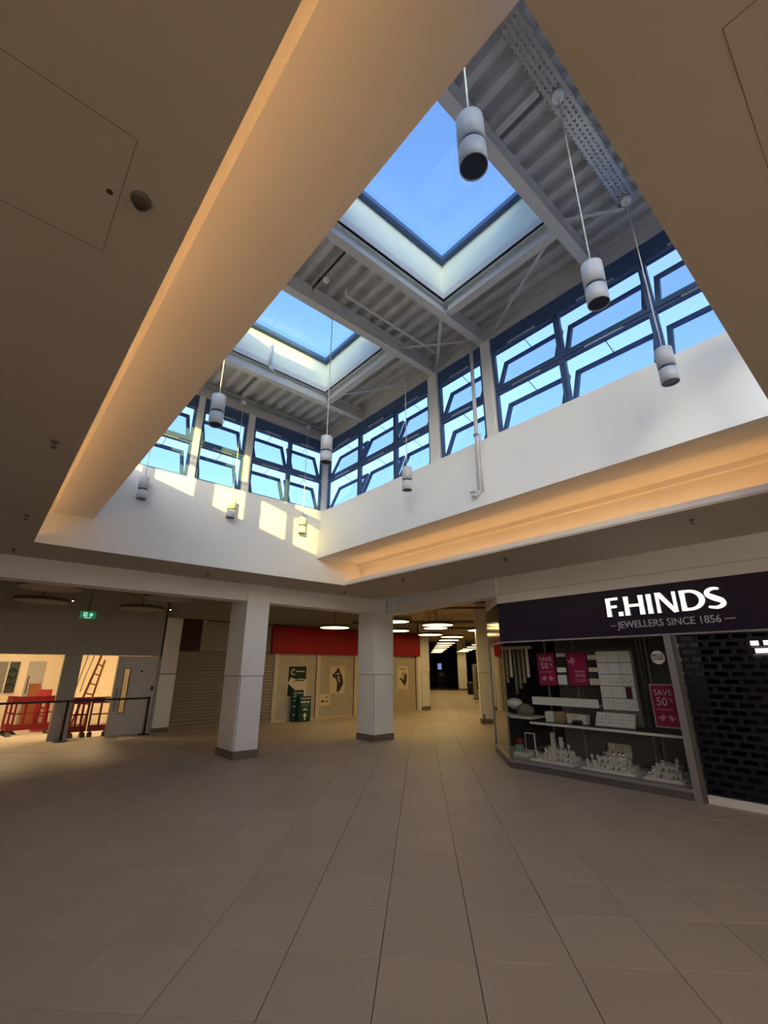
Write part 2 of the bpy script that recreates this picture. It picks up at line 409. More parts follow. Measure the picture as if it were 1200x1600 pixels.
# upper walls of the light well
WT = 5.131
b = BM(); prism(b, [(5.22, 4.0), (5.325, WT), (5.62, WT), (5.62, 4.0)], 'y', 0.05, 8.6); struct('wall_well_right', b, 'well_paint', 'white upper wall of the well, right side')
b = BM(); prism(b, [(0.975, 4.0), (0.88, WT), (0.58, WT), (0.58, 4.0)], 'y', 0.05, 8.6); struct('wall_well_left', b, 'well_paint', 'white upper wall of the well, left side')
b = BM(); box(b, -0.15, 6.47, OY1, 8.6, ZS + 0.0305, WT); box(b, OX0, OX1, OY1, OY1 + 0.014, ZS, ZS + 0.0304); struct('wall_well_far', b, 'well_paint', 'white upper wall of the well catching the sun')
b = BM(); box(b, -0.15, 6.47, -0.02, OY0, ZS + 0.031, 3.83); box(b, -0.15, 0.84, -0.02, OY0, 3.83, WT); box(b, 5.32, 6.47, -0.02, OY0, 3.83, WT); struct('wall_well_near', b, 'well_paint', 'white walling round the near-side glazing')
b = BM(); box(b, -17.55, -10.2, -24, -20, -0.15, 13.5); struct('wall_sun_block', b, 'grey_wall', 'unseen block added outside to stop the sun')  # added out of view to keep the sun off the right wall
b = BM(); box(b, -12, 20, -12, -0.02, 3.7, 3.8); box(b, -12, -0.15, -0.02, 9.6, 3.7, 3.8); box(b, 6.47, 8.0, -0.02, 9.6, 3.7, 3.8); box(b, -0.15, 6.47, 8.6, 9.6, 3.7, 3.8); struct('ceiling_roof_outside', b, 'grey_wall', 'flat roof outside the windows')
# LED strips in the coves
def led(x, y0, y1, label):
    t = thing('led_strip', label, 'light strip', (x, (y0 + y1) / 2, ZS + 0.03), 0, 'cove light strips')
    bm = BM(); box(bm, x - 0.02, x + 0.02, y0, y1, ZS + 0.031, ZS + 0.04); part('channel', bm, 'lamp_white', t)
    bm = BM(); box(bm, x - 0.012, x + 0.012, y0 + 0.02, y1 - 0.02, ZS + 0.0401, ZS + 0.046); part('diffuser', bm, 'led_strip', t)
led(6.20, OY0 + 0.05, OY1 - 0.05, 'warm light strip glowing along the right-hand cove')
led(0.10, OY0 + 0.05, OY1 - 0.05, 'warm light strip glowing along the left-hand cove')

# ---------------- roof over the well
ZB, ZD = 6.93, 7.19
def deck(bm, x0, x1, y0, y1, pitch=0.24, phase=0.03):
    n0 = math.floor((x0 - phase) / pitch) - 1; n1 = math.ceil((x1 - phase) / pitch) + 1
    prof = []
    for n in range(n0, n1):
        a = phase + n * pitch
        prof += [(a, ZD), (a + 0.085, ZD), (a + 0.105, ZD + 0.085), (a + 0.22, ZD + 0.085)]
    prof = [p for p in prof if x0 - 1e-4 <= p[0] <= x1 + 1e-4]
    prof = [(x0, prof[0][1])] + prof + [(x1, prof[-1][1])]
    A = [bm.verts.new((x, y0, z)) for x, z in prof]; B = [bm.verts.new((x, y1, z)) for x, z in prof]
    for i in range(len(prof) - 1):
        if (A[i].co - A[i + 1].co).length > 1e-5: bm.faces.new((A[i], A[i + 1], B[i + 1], B[i]))
SK = [(1.56, 4.34, 1.80, 3.58), (1.56, 4.34, 4.86, 6.88)]
b = BM()
RX0, RX1, RY0, RY1 = 0.40, 5.95, -0.35, 8.95
for y0, y1 in ((RY0, 1.80), (3.58, 4.86), (6.88, RY1)): deck(b, RX0, RX1, y0, y1)
for s in SK:
    deck(b, RX0, s[0], s[2], s[3]); deck(b, s[1], RX1, s[2], s[3])
bmesh.ops.recalc_face_normals(b, faces=b.faces[:])
roof = struct('ceiling_roof_deck', b, 'deck_steel', 'ribbed steel roof deck above the well')
b = BM()
for y0, y1 in ((RY0, 1.71), (3.67, 4.77), (6.97, RY1)): box(b, RX0, RX1, y0, y1, ZD + 0.09, ZD + 0.25)
for s in SK:
    box(b, RX0, s[0] - 0.09, s[2] - 0.09, s[3] + 0.09, ZD + 0.09, ZD + 0.25); box(b, s[1] + 0.09, RX1, s[2] - 0.09, s[3] + 0.09, ZD + 0.09, ZD + 0.25)
part('insulation', b, 'steel_paint', roof)
# skylights
def skylight(n, s, label):
    x0, x1, y0, y1 = s
    bm = BM(); ring(bm, x0 - 0.08, x1 + 0.08, y0 - 0.08, y1 + 0.08, x0, x1, y0, y1, ZD - 0.02, 7.86)
    o = struct('window_%d' % n, bm, 'upstand', label)
    bm = BM(); ring(bm, x0 - 0.08, x1 + 0.08, y0 - 0.08, y1 + 0.08, x0 + 0.085, x1 - 0.085, y0 + 0.085, y1 - 0.085, 7.861, 7.94)
    part('frame', bm, 'window_frame', o)
    bm = BM(); box(bm, x0, x1, y0, y1, 7.945, 7.957); part('pane', bm, 'sky_glass', o)
    bm = BM(); ring(bm, x0 - 0.03, x1 + 0.03, y0 - 0.03, y1 + 0.03, x0 + 0.012, x1 - 0.012, y0 + 0.012, y1 - 0.012, ZD - 0.02, ZD + 0.09)
    part('trim', bm, 'steel_paint', o)
skylight(1, SK[0], 'near square rooflight with pale upstand')
skylight(2, SK[1], 'far square rooflight with pale upstand')
# steel beams
def ibeam(bm, p0, p1, z0, z1, w=0.13, tf=0.014, tw=0.012):
    p0, p1 = Vector(p0), Vector(p1); d = (p1 - p0).normalized(); n = Vector((-d.y, d.x, 0))
    M = Matrix.Identity(4)
    for i in range(3): M[i][0] = d[i]; M[i][1] = n[i]; M[i][3] = p0[i]
    L = (p1 - p0).length
    box(bm, 0, L, -w / 2, w / 2, z0, z0 + tf, M); box(bm, 0, L, -w / 2, w / 2, z1 - tf, z1, M); box(bm, 0, L, -tw / 2, tw / 2, z0 + tf, z1 - tf, M)
def beam(p0, p1, label, z0=ZB, z1=ZD - 0.003):
    bm = BM(); ibeam(bm, p0, p1, z0, z1)
    return single('roof_beam', bm, 'steel_paint', label, 'beam', 'steel roof beams')
for y, lb in ((1.72, 'grey steel roof beam on the camera side of the near rooflight'), (3.66, 'grey steel roof beam on the far side of the near rooflight'),
              (4.78, 'grey steel roof beam beside the cable tray, near edge of the far rooflight'), (6.96, 'grey steel roof beam on the far side of the far rooflight')):
    beam((0.80, y, 0), (5.44, y, 0), lb)
beam((4.45, 1.79, 0), (4.45, 3.59, 0), 'short steel trimmer beam right of the near rooflight', ZB + 0.03)
beam((4.45, 4.85, 0), (4.45, 6.89, 0), 'short steel trimmer beam right of the far rooflight', ZB + 0.03)
# purlins parallel to the ribs
for k, (x, y0, y1, lb) in enumerate(((3.02, 1.15, 1.64, 'slim steel purlin joining the near cable tray to the beam'), (3.1, 7.04, 8.30, 'slim steel purlin between the last beam and the sunlit end wall'),
                                     (2.0, 7.04, 8.30, 'slim steel purlin left of the other one by the end wall'))):
    bm = BM(); ibeam(bm, (x, y0, 0), (x, y1, 0), ZB + 0.20, ZD - 0.003, 0.08, 0.008); single('purlin', bm, 'steel_paint', lb, 'beam', 'steel purlins')
# edge beams
b = BM(); box(b, 5.38, 5.50, -0.2, 8.46, 6.95, ZD - 0.003); box(b, 5.36, 5.52, -0.2, 8.46, 6.935, 6.95); struct('trim_edge_beam_right', b, 'steel_paint', 'grey edge beam above the right windows')
b = BM(); box(b, 0.70, 0.82, -0.2, 8.46, 6.95, ZD - 0.003); box(b, 0.68, 0.84, -0.2, 8.46, 6.935, 6.95); struct('trim_edge_beam_left', b, 'steel_paint', 'grey edge beam above the left windows')
b = BM(); box(b, 0.82, 5.38, 8.34, 8.46, 6.95, ZD - 0.003); box(b, 0.84, 5.36, 8.32, 8.48, 6.935, 6.95); struct('trim_edge_beam_far', b, 'steel_paint', 'grey edge beam above the end windows')
b = BM(); box(b, 0.82, 5.38, -0.2, -0.08, 6.95, ZD - 0.003); struct('trim_edge_beam_near', b, 'steel_paint', 'grey edge beam above the near windows')
# closing flashing above the edge beams, outside
b = BM()
box(b, 5.52, 5.55, -0.35, 8.6, 6.69, ZD + 0.25); box(b, 0.65, 0.68, -0.35, 8.6, 6.69, ZD + 0.25); box(b, 0.65, 5.55, 8.50, 8.53, 6.69, ZD + 0.25); box(b, 0.65, 5.55, -0.26, -0.23, 6.69, ZD + 0.25)
struct('trim_roof_edge', b, 'window_frame', 'dark roof edge above the windows')

# ---------------- clerestory windows: bottom-hung sashes leaning outwards
WN = [2]
def cwindow(M, w, z0, z1, label, tilt=17, arm=0.5):
    """bay in a frame: local x along the wall (0..w), y outwards, z up"""
    WN[0] += 1
    bm = BM(); f = 0.034
    for a in ((0, f, z0, z1), (w - f, w, z0, z1), (f, w - f, z0, z0 + f), (f, w - f, z1 - f, z1)):
        box(bm, a[0], a[1], -0.035, 0.035, a[2], a[3], M)
    o = struct('window_%d' % WN[0], bm, 'window_frame', label)
    h = z1 - z0 - 2 * f - 0.01; sw0, sw1 = f + 0.004, w - f - 0.004
    S = M @ Matrix.Translation((0, 0.0, z0 + f + 0.005)) @ Matrix.Rotation(math.radians(-tilt), 4, 'X')
    bm = BM(); g = 0.062
    for a in ((sw0, sw0 + g, 0, h), (sw1 - g, sw1, 0, h), (sw0 + g, sw1 - g, 0, g), (sw0 + g, sw1 - g, h - g, h)):
        box(bm, a[0], a[1], -0.024, 0.024, a[2], a[3], S)
    s = part('sash', bm, 'window_frame', o)
    bm = BM(); box(bm, sw0 + g, sw1 - g, -0.006, 0.006, g, h - g, S); part('pane', bm, 'clear_glass', s)
    top = S @ Vector(((sw0 + sw1) * arm, 0, h - 0.02)); head = M @ Vector(((sw0 + sw1) * arm, 0.0, z1 - f))
    bm = BM(); cyl(bm, head, top, 0.006, 6); part('stay', bm, 'window_frame', o)
    bm = BM(); box(bm, w * 0.28, w * 0.72, -0.055, -0.036, z1 - 0.028, z1 - 0.004, M); part('actuator', bm, 'tray_steel', o)
ZSILL, ZTR, ZHEAD = WT - 0.045, 5.895, 6.69
def bays(M0, edges, side, tilt=23):
    for i, (a, c) in enumerate(edges):
        M = M0 @ Matrix.Translation((a, 0, 0))
        nm = ('first', 'second', 'third', 'fourth', 'fifth', 'sixth', 'seventh', 'eighth')[i]
        cwindow(M, c - a, ZSILL, ZTR - 0.01, 'lower clerestory window, %s bay on the %s' % (nm, side), tilt)
        cwindow(M, c - a, ZTR + 0.01, ZHEAD, 'upper clerestory window, %s bay on the %s' % (nm, side), tilt)
GX, GY = 5.43, 8.394
Mr = frame((GX, 8.30, 0), (0, -1, 0), (0, 0, 1)) ; Mr = Matrix(((0, 1, 0, GX), (-1, 0, 0, 8.30), (0, 0, 1, 0), (0, 0, 0, 1)))   # x: towards camera (-Y), y: outwards (+X)
def yr(y): return 8.30 - y
RB = [(8.24, 7.06), (7.04, 5.90), (5.88, 4.94), (4.68, 3.71), (3.49, 2.375), (2.355, 1.185), (1.165, 0.05)]
bays(Mr, [(yr(a), yr(c)) for a, c in RB], 'right side')
Mf = Matrix(((-1, 0, 0, 5.36), (0, 1, 0, GY), (0, 0, 1, 0), (0, 0, 0, 1)))      # x: towards -X, y: outwards (+Y); mirrored on purpose for a symmetric frame
def xf(x): return 5.36 - x
FB = [(5.30, 4.44), (4.42, 3.535), (3.355, 2.45), (2.295, 1.40), (1.38, 0.86)]
bays(Mf, [(xf(a), xf(c)) for a, c in FB], 'end wall')
Ml = Matrix(((0, -1, 0, 0.76), (1, 0, 0, 0), (0, 0, 1, 0), (0, 0, 0, 1)))       # x: +Y, y: outwards (-X)
LB = [(0.05, 1.19), (1.21, 2.38), (2.40, 3.59), (3.61, 4.58), (4.80, 5.83), (6.05, 7.19), (7.21, 8.24)]
bays(Ml, LB, 'left side', 0.0)
Mn = Matrix(((1, 0, 0, 0), (0, -1, 0, -0.10), (0, 0, 1, 0), (0, 0, 0, 1)))
NB = [(0.86, 1.95), (1.97, 3.07), (3.09, 4.19), (4.21, 5.30)]
bays(Mn, NB, 'near side')
for i_, (a_, c_) in enumerate(NB): cwindow(Mn @ Matrix.Translation((a_, 0, 0)), c_ - a_, 3.83, ZSILL - 0.01, 'unseen fixed window added for more light under the %s near-side bay' % ('first', 'second', 'third', 'fourth')[i_], 0.0)  # lower glazing row added out of view to brighten the columns
# dark head panels between windows and edge beams
b = BM(); box(b, GX - 0.03, GX + 0.05, -0.1, 8.36, ZHEAD, 6.935); struct('trim_head_right', b, 'window_frame', 'dark head panel above the right windows')
b = BM(); box(b, 0.72, 0.80, -0.1, 8.36, ZHEAD, 6.935); struct('trim_head_left', b, 'window_frame', 'dark head panel above the left windows')
b = BM(); box(b, 0.80, 5.40, GY - 0.03, GY + 0.05, ZHEAD, 6.935); struct('trim_head_far', b, 'window_frame', 'dark head panel above the end windows')
b = BM(); box(b, 0.80, 5.40, -0.13, -0.05, ZHEAD, 6.935); struct('trim_head_near', b, 'window_frame', 'dark head panel above the near windows')
def wcol(x0, x1, y0, y1, label):
    t = thing('window_column', label, 'column', ((x0 + x1) / 2, (y0 + y1) / 2, WT), 0, 'white columns between clerestory windows')
    bm = BM(); box(bm, x0, x1, y0, y1, WT, 6.934); bmesh.ops.bevel(bm, geom=bm.edges[:], offset=0.008, segments=1, affect='EDGES'); part('shaft', bm, 'white_paint', t)
    bm = BM(); box(bm, x0 - 0.012, x1 + 0.012, y0 - 0.012, y1 + 0.012, WT, WT + 0.012); part('base_plate', bm, 'white_paint', t)
wcol(5.35, 5.53, 4.70, 4.92, 'white column between right-hand clerestory windows, level with the cable-tray beam')
wcol(5.35, 5.53, 3.51, 3.69, 'white column between right-hand clerestory windows, right of the white downpipe')
wcol(3.375, 3.515, 8.31, 8.47, 'white column in the end clerestory, lit yellow low down, right of two')
wcol(2.315, 2.43, 8.31, 8.47, 'white column in the end clerestory, lit yellow, left of two')
wcol(5.34, 5.46, 8.31, 8.43, 'white corner post where the two rows of windows meet')
wcol(0.68, 0.84, 5.85, 6.03, 'white column among the left-hand clerestory windows, farther one')
wcol(0.68, 0.84, 4.60, 4.78, 'white column among the left-hand clerestory windows, nearer one')

# ---------------- beams, bulkheads, service ceiling and outer shell
b = BM(); box(b, -12, 8.35, 9.56, 9.95, 3.13, 3.95); struct('ceiling_beam_far', b, 'white_paint', 'downstand beam over the two columns')
b = BM(); prism(b, [(7.82, 5.5), (8.40, 9.2), (8.40, 9.6), (8.75, 9.6), (8.75, 9.2), (8.15, 5.5)], 'z', 3.13, 3.95); struct('ceiling_beam_right', b, 'white_paint', 'downstand beam from column to jeweller')
b = BM(); box(b, 7.875, 8.05, -12, 5.53, 2.97, 3.95); struct('wall_bulkhead', b, 'white_paint', 'pale bulkhead above the jeweller sign')
b = BM(); box(b, 0.0, 1.7, -0.12, 0, 2.97, 3.949, CM); struct('wall_bulkhead_return', b, 'white_paint', 'pale bulkhead turning the jeweller corner')
b = BM(); box(b, 7.868, 7.875, -12, 5.53, 3.145, 3.155); struct('trim_bulkhead', b, 'soffit_paint', 'thin line along the bulkhead')
b = BM(); box(b, -12, 8.4, 9.95, 20, 3.95, 4.05); box(b, 7.9, 48, 3, 9.6, 3.95, 4.05); box(b, 8.4, 48, 9.6, 48, 3.95, 4.05)
struct('ceiling_service', b, 'service_ceiling', 'brown exposed ceiling beyond the columns')
b = BM(); box(b, -12.2, -12, -12.2, 15.2, 0, 4.0); struct('wall_left', b, 'grey_wall', 'plain wall far to the left')
b = BM(); box(b, -12, 13, -12.2, -12, 0, 4.0); struct('wall_back', b, 'grey_wall', 'plain wall behind the viewer')
YW = 14.9
b = BM()
box(b, -12, 0.25, YW, YW + 0.15, 0, 4.0); box(b, 0.25, 4.19, YW, YW + 0.15, 2.06, 4.0); box(b, 1.80, 2.20, YW, YW + 0.15, 0, 2.06)
box(b, 3.08, 3.10, YW, YW + 0.15, 0, 2.06); box(b, 4.15, 4.66, YW, YW + 0.15, 0, 4.0); box(b, 4.66, 15.0, YW, YW + 0.15, 3.19, 4.0)
struct('wall_far', b, 'hoarding', 'grey painted end wall with two lit openings')
# pilaster between door and shutter
t = thing('pilaster', 'shallow cream pilaster between the grey door and the closed shutter', 'pilaster', (4.42, YW - 0.05, 0))
part('upper_panel', BX(4.20, 4.65, YW - 0.06, YW - 0.001, 1.57, 3.19), 'white_paint', t); part('lower_panel', BX(4.20, 4.65, YW - 0.06, YW - 0.001, 0.12, 1.55), 'column_panel', t)
part('joint', BX(4.205, 4.645, YW - 0.05, YW - 0.001, 1.55, 1.57), 'joint_dark', t); part('plinth', BX(4.20, 4.65, YW - 0.065, YW - 0.001, 0, 0.12), 'skirting', t)

# door with vision panel
b = BM(); ring(b, 3.105, 4.145, 0.006, 2.05, 3.285, 3.42, 0.56, 1.71, 0, 0.05, Matrix(((1, 0, 0, 0), (0, 0, 1, YW + 0.02), (0, 1, 0, 0), (0, 0, 0, 1))))
d = struct('door_1', b, 'door_grey', 'plain grey flush door with tall narrow vision panel')
b = BM(); ring(b, 3.27, 3.435, 0.545, 1.725, 3.29, 3.415, 0.565, 1.705, -0.012, 0.0, Matrix(((1, 0, 0, 0), (0, 0, 1, YW + 0.02), (0, 1, 0, 0), (0, 0, 0, 1)))); part('vision_frame', b, 'joint_dark', d)
part('pane', BX(3.285, 3.42, YW + 0.04, YW + 0.046, 0.56, 1.71), 'vision_glass', d)
part('push_plate', BX(3.14, 3.21, YW + 0.012, YW + 0.02, 0.62, 1.2), 'jewel_frame', d)
b = BM(); cyl(b, (3.72, YW + 0.02, 1.64), (3.72, YW + 0.005, 1.64), 0.03, 12); part('sign_disc', b, 'joint_dark', d)
b = BM(); box(b, 4.03, 4.10, YW + 0.0, YW + 0.02, 1.12, 1.24); cyl(b, (4.065, YW, 1.18), (4.065, YW - 0.05, 1.18), 0.02, 10); part('lock', b, 'joint_dark', d)

# ================================================================== COLUMNS
def clad_column(label, x0, x1, y0, y1, ztop, zj=1.56, zs=0.147, group='clad mall columns', M=None, cm='column_panel', lower=None):
    c = Vector(((x0 + x1) / 2, (y0 + y1) / 2, 0))
    t = thing('column', label, 'column', (M @ c) if M else c, CROT if M else 0, group)
    bm = BM(); box(bm, x0, x1, y0, y1, zj + 0.012, ztop, M); part('upper_cladding', bm, cm, t)
    bm = BM(); box(bm, x0 + 0.02, x1 - 0.02, y0 + 0.02, y1 - 0.02, 0, zj + 0.013, M); part('core', bm, 'joint_dark', t)
    g = 0.026
    for a in ((x0 + g, x1 - g, y0, y0 + 0.021), (x0 + g, x1 - g, y1 - 0.021, y1), (x0, x0 + 0.021, y0 + g, y1 - g), (x1 - 0.021, x1, y0 + g, y1 - g)):
        bm = BM(); box(bm, a[0], a[1], a[2], a[3], zs + 0.006, zj, M); part('panel', bm, lower or cm, t)
    bm = BM(); ring(bm, x0 - 0.006, x1 + 0.006, y0 - 0.006, y1 + 0.006, x0 + 0.01, x1 - 0.01, y0 + 0.01, y1 - 0.01, 0, zs, M); part('plinth', bm, 'skirting', t)
    return t
clad_column('white clad column nearest the red barriers, in front of the closed shutter', 4.28, 4.81, 9.51, 10.36, 3.5)
clad_column('white clad column standing before the red shopfront with posters', 7.885, 8.57, 9.49, 10.17, 3.14)
clad_column('cream column at the right end of the red shopfront', 15.10, 15.62, 14.87, 15.5, 3.95, cm='white_paint')
c4 = clad_column('cream column beside the jeweller side window, socket plate near its foot', 6.83, 7.3, -0.79, -0.36, 3.95, M=CM, cm='white_paint')
part('socket_plate', BX(6.80, 6.829, -0.47, -0.41, 0.16, 0.30, M=CM), 'skirting', c4)
clad_column('distant cream column far down the corridor under a row of round lights', 30.3, 30.9, -2.2, -1.5, 3.95, M=CM, cm='white_paint')

# ================================================================== ROUND CEILING LIGHTS
def disc(label, x, y, lit, z=3.0, r=0.5, glow='disc_glow', drop=0.006):
    t = thing('disc_light', label, 'light', (x, y, z), 0, 'round ceiling discs, lit' if lit else 'round ceiling discs, unlit')
    bm = BM(); lathe(bm, [(0.0, -drop), (r * 0.85, -drop * 0.9), (r - 0.03, -drop * 0.6), (r - 0.02, 0.001)], seg=36); part('diffuser', bm, glow if lit else 'unlit_disc', t, local=True)
    bm = BM(); lathe(bm, [(r - 0.02, 0.001), (r, 0.0), (r, 0.07), (0, 0.07)], seg=36); part('rim', bm, 'disc_rim', t, local=True)
    bm = BM(); cyl(bm, (0, 0, 0.07), (0, 0, 3.95 - z if z < 3.25 else 3.5 - z), 0.01, 6); part('hanger', bm, 'disc_rim', t, local=True)
    return t
ORD = ('first', 'second', 'third', 'fourth', 'fifth', 'sixth', 'seventh', 'eighth', 'ninth')
disc('glowing round light hanging in front of the red fascia, alone between the columns', 8.9, 12.775, True)
disc('glowing round light peeping out right of the second column, higher of two', 9.05, 9.93, True, r=0.42)
disc('glowing round light peeping out right of the second column, lower of two', 11.40, 12.40, True, r=0.45)
disc('largest glowing round light at the mouth of the corridor', 10.80, 9.87, True)
disc('glowing round light overlapping just below the largest one', 11.62, 10.72, True, r=0.42)
disc('glowing round light just above the cream column at the red shop end', 13.77, 13.01, True)
for i, t_ in enumerate((10.92, 13.3, 15.97, 18.3, 20.75, 23.5, 26.3, 29.0, 31.2)):
    p = CP(t_, 0.2); disc('glowing round light, %s of the long corridor row counted from the front' % ORD[i], p.x, p.y, True)
for i, t_ in enumerate((7.3, 9.9, 17.9, 20.8, 23.8, 26.3, 29.0)):
    p = CP(t_, -0.55 if i == 0 else (-1.3 if i == 1 else -1.85)); disc('glowing round light, %s of the right-hand corridor row counted from the front' % ORD[i], p.x, p.y, True, r=0.45 if i < 1 else 0.5)
for lb, x, y in (('unlit round ceiling disc nearest the beam, above the open doorway', 0.84, 10.89), ('unlit round ceiling disc farther in, left of the exit sign', 0.91, 13.31),
                 ('unlit round ceiling disc near the first column and beam', 3.05, 10.91), ('unlit round ceiling disc farther in, right of the exit sign', 3.09, 13.35)):
    disc(lb, x, y, False, 3.2, 0.55)

# ================================================================== PENDANTS AND ROOF SERVICES
def make_pendant(label):
    t = thing('pendant_lamp', label, 'pendant lamp', (0, 0, 0), 0, 'cylinder pendants hanging in the light well')
    r = 0.083
    bm = BM(); lathe(bm, [(0, 0.40), (r - 0.006, 0.40), (r, 0.394), (r, 0.182), (0, 0.182)], seg=32); part('upper_body', bm, 'lamp_white', t, local=True)
    bm = BM(); lathe(bm, [(r - 0.01, 0.182), (r - 0.01, 0.150)], seg=32); part('dark_band', bm, 'lamp_dark', t, local=True)  # recessed dark band between the two body segments
    bm = BM(); lathe(bm, [(0, 0.150), (r, 0.150), (r, 0.0), (r - 0.005, 0.0), (r - 0.005, 0.012)], seg=32); part('lower_body', bm, 'lamp_white', t, local=True)
    bm = BM(); lathe(bm, [(0, 0.010), (r - 0.005, 0.010)], seg=32); part('diffuser', bm, 'lamp_dark', t, local=True)
    bm = BM(); cyl(bm, (0, 0, 0.40), (0, 0, 2.56), 0.0065, 8); part('cable', bm, 'cable_white', t, local=True)
    bm = BM(); lathe(bm, [(0, 2.555), (0.055, 2.555), (0.06, 2.56), (0.06, 2.60), (0, 2.60)], seg=24); part('canopy', bm, 'cable_white', t, local=True)
    return t
PX, PY = (1.573, 3.15, 4.74), (1.02, 4.885, 8.165)
PL = {(0, 0): 'largest cylinder pendant, hanging before the near rooflight', (1, 0): 'second-largest cylinder pendant, hanging before the right-hand windows',
      (2, 0): 'cylinder pendant farthest right, against the white wall below the windows', (0, 1): 'cylinder pendant left of centre, before the end-wall windows',
      (1, 1): 'cylinder pendant in the very middle, before the corner post', (2, 1): 'cylinder pendant against the right wall, left of the white downpipe',
      (0, 2): 'small cylinder pendant farthest left, below the sunlit band', (1, 2): 'small cylinder pendant hanging before the sunlit wall, middle of three',
      (2, 2): 'small cylinder pendant casting its shadow on the sunlit wall by the corner'}
proto = None
for j, y in enumerate(PY):
    for i, x in enumerate(PX):
        if proto is None:
            proto = make_pendant(PL[(i, j)]); proto.location = (x, y, 4.465)
        else:
            dup(proto, (x, y, 4.465), 0, PL[(i, j)])
def tray(y, x0, x1, w, label, z=7.072):
    t = thing('cable_tray', label, 'cable tray', ((x0 + x1) / 2, y, z), 0, 'perforated cable trays')
    bm = BM()
    for k in range(4):
        yy = y - w / 2 + w * (k + 0.5) / 4; box(bm, x0, x1, yy - w * 0.075, yy + w * 0.075, z, z + 0.002)
    n = int((x1 - x0) / 0.06)
    for k in range(n + 1):
        xx = x0 + (x1 - x0) * k / n; box(bm, xx - 0.016, xx + 0.016, y - w / 2, y + w / 2, z + 0.0021, z + 0.0035)
    part('perforated_base', bm, 'tray_steel', t)
    for sgn in (-1, 1): part('side_rail', BX(x0, x1, y + sgn * w / 2 - 0.002, y + sgn * w / 2 + 0.002, z, z + 0.045), 'tray_steel', t)
    k = 0
    for xx in (x0 + 0.3, (x0 + x1) / 2, x1 - 0.3):
        bm = BM(); cyl(bm, (xx, y, z + 0.002), (xx, y, ZD + 0.02), 0.005, 6); part('hanger_rod', bm, 'tray_steel', t)
tray(1.02, 1.1, 4.86, 0.2, 'wide perforated cable tray across the near end of the roof')
tray(4.885, 1.1, 5.2, 0.13, 'perforated cable tray along the middle roof beam')
tray(8.165, 1.1, 5.2, 0.12, 'perforated cable tray along the sunlit end of the roof')
def rod(name, pts, r, m, label, cat, group=None):
    bm = BM(); tube(bm, pts, r, 8); return single(name, bm, m, label, cat, group)
BR = 'diagonal roof braces'
def brace(p0, p1, label):
    p0, p1 = Vector(p0), Vector(p1); d = (p1 - p0).normalized(); n = Vector((-d.y, d.x, 0)); M = Matrix.Identity(4)
    for i in range(3): M[i][0] = d[i]; M[i][1] = n[i]; M[i][3] = p0[i]
    bm = BM(); L = (p1 - p0).length; box(bm, 0, L, -0.025, 0.025, 0, 0.006, M); box(bm, 0, L, -0.025, -0.019, 0.006, 0.05, M)
    single('roof_brace', bm, 'steel_paint', label, 'brace', BR)
brace((4.46, 1.84, 7.0), (5.37, 3.45, 7.0), 'flat steel brace running from the near rooflight corner to the right windows')
brace((4.46, 3.75, 7.0), (5.36, 4.68, 7.0), 'flat steel brace between the two middle roof beams')
brace((5.30, 3.75, 7.02), (4.50, 4.68, 7.02), 'flat steel brace crossing the other between the middle beams')
brace((4.82, 1.08, 7.03), (4.40, 1.64, 7.03), 'short flat brace beside the wide near cable tray')
brace((4.46, 6.60, 7.0), (5.34, 5.35, 7.0), 'flat steel brace right of the far rooflight')
rod('conduit', [(3.06, 4.40, 7.16), (3.06, 4.40, 7.03), (5.36, 4.40, 7.03)], 0.021, 'pipe_white', 'white conduit crossing the ribs between the middle beams', 'pipe')
rod('conduit', [(3.03, 6.80, 7.72), (3.03, 6.80, 7.12), (3.16, 6.80, 7.02)], 0.024, 'pipe_white', 'short cranked white pipe on the upstand of the far rooflight', 'pipe')
rod('lighting_trunking', [(2.66, 3.74, 7.15), (2.66, 4.70, 7.15)], 0.016, 'black', 'thin black trunking along a rib of the roof deck', 'trunking')
t = thing('smoke_detector', 'round white detector hanging below the roof deck near the middle beam', 'detector', (2.67, 4.35, 7.0))
bm = BM(); lathe(bm, [(0, 6.99), (0.03, 6.99), (0.048, 7.02), (0.048, 7.05), (0, 7.05)], (2.67, 4.35, 0), 20); part('body', bm, 'cable_white', t)
bm = BM(); cyl(bm, (2.67, 4.35, 7.05), (2.67, 4.35, 7.19), 0.008, 8); part('stem', bm, 'cable_white', t)
rod('alarm_wire', [(2.62, 4.45, 7.13), (2.60, 4.55, 7.04), (2.66, 4.72, 7.08)], 0.005, 'deep_red', 'thin drooping red cable beside the detector', 'cable')
t = thing('downpipe', 'white vertical pipe with a valve, running down the right well wall', 'pipe', (5.16, 3.82, 4.15))
bm = BM(); tube(bm, [(5.30, 3.70, 6.97), (5.20, 3.76, 6.95), (5.19, 3.78, 4.24)], 0.030, 12); part('pipe', bm, 'pipe_white', t)
bm = BM(); cyl(bm, (5.19, 3.78, 5.16), (5.19, 3.78, 5.19), 0.042, 12); part('clamp', bm, 'valve_dark', t)
bm = BM(); cyl(bm, (5.21, 3.72, 5.18), (5.21, 3.73, 4.22), 0.013, 8); part('side_tube', bm, 'pipe_white', t)
bm = BM(); tube(bm, [(5.19, 3.78, 4.24), (5.17, 3.82, 4.18), (5.17, 3.92, 4.18)], 0.022, 8); cyl(bm, (5.17, 3.90, 4.18), (5.17, 3.90, 4.24), 0.012, 8); box(bm, 5.14, 5.20, 3.86, 3.94, 4.24, 4.25); part('valve', bm, 'pipe_white', t)
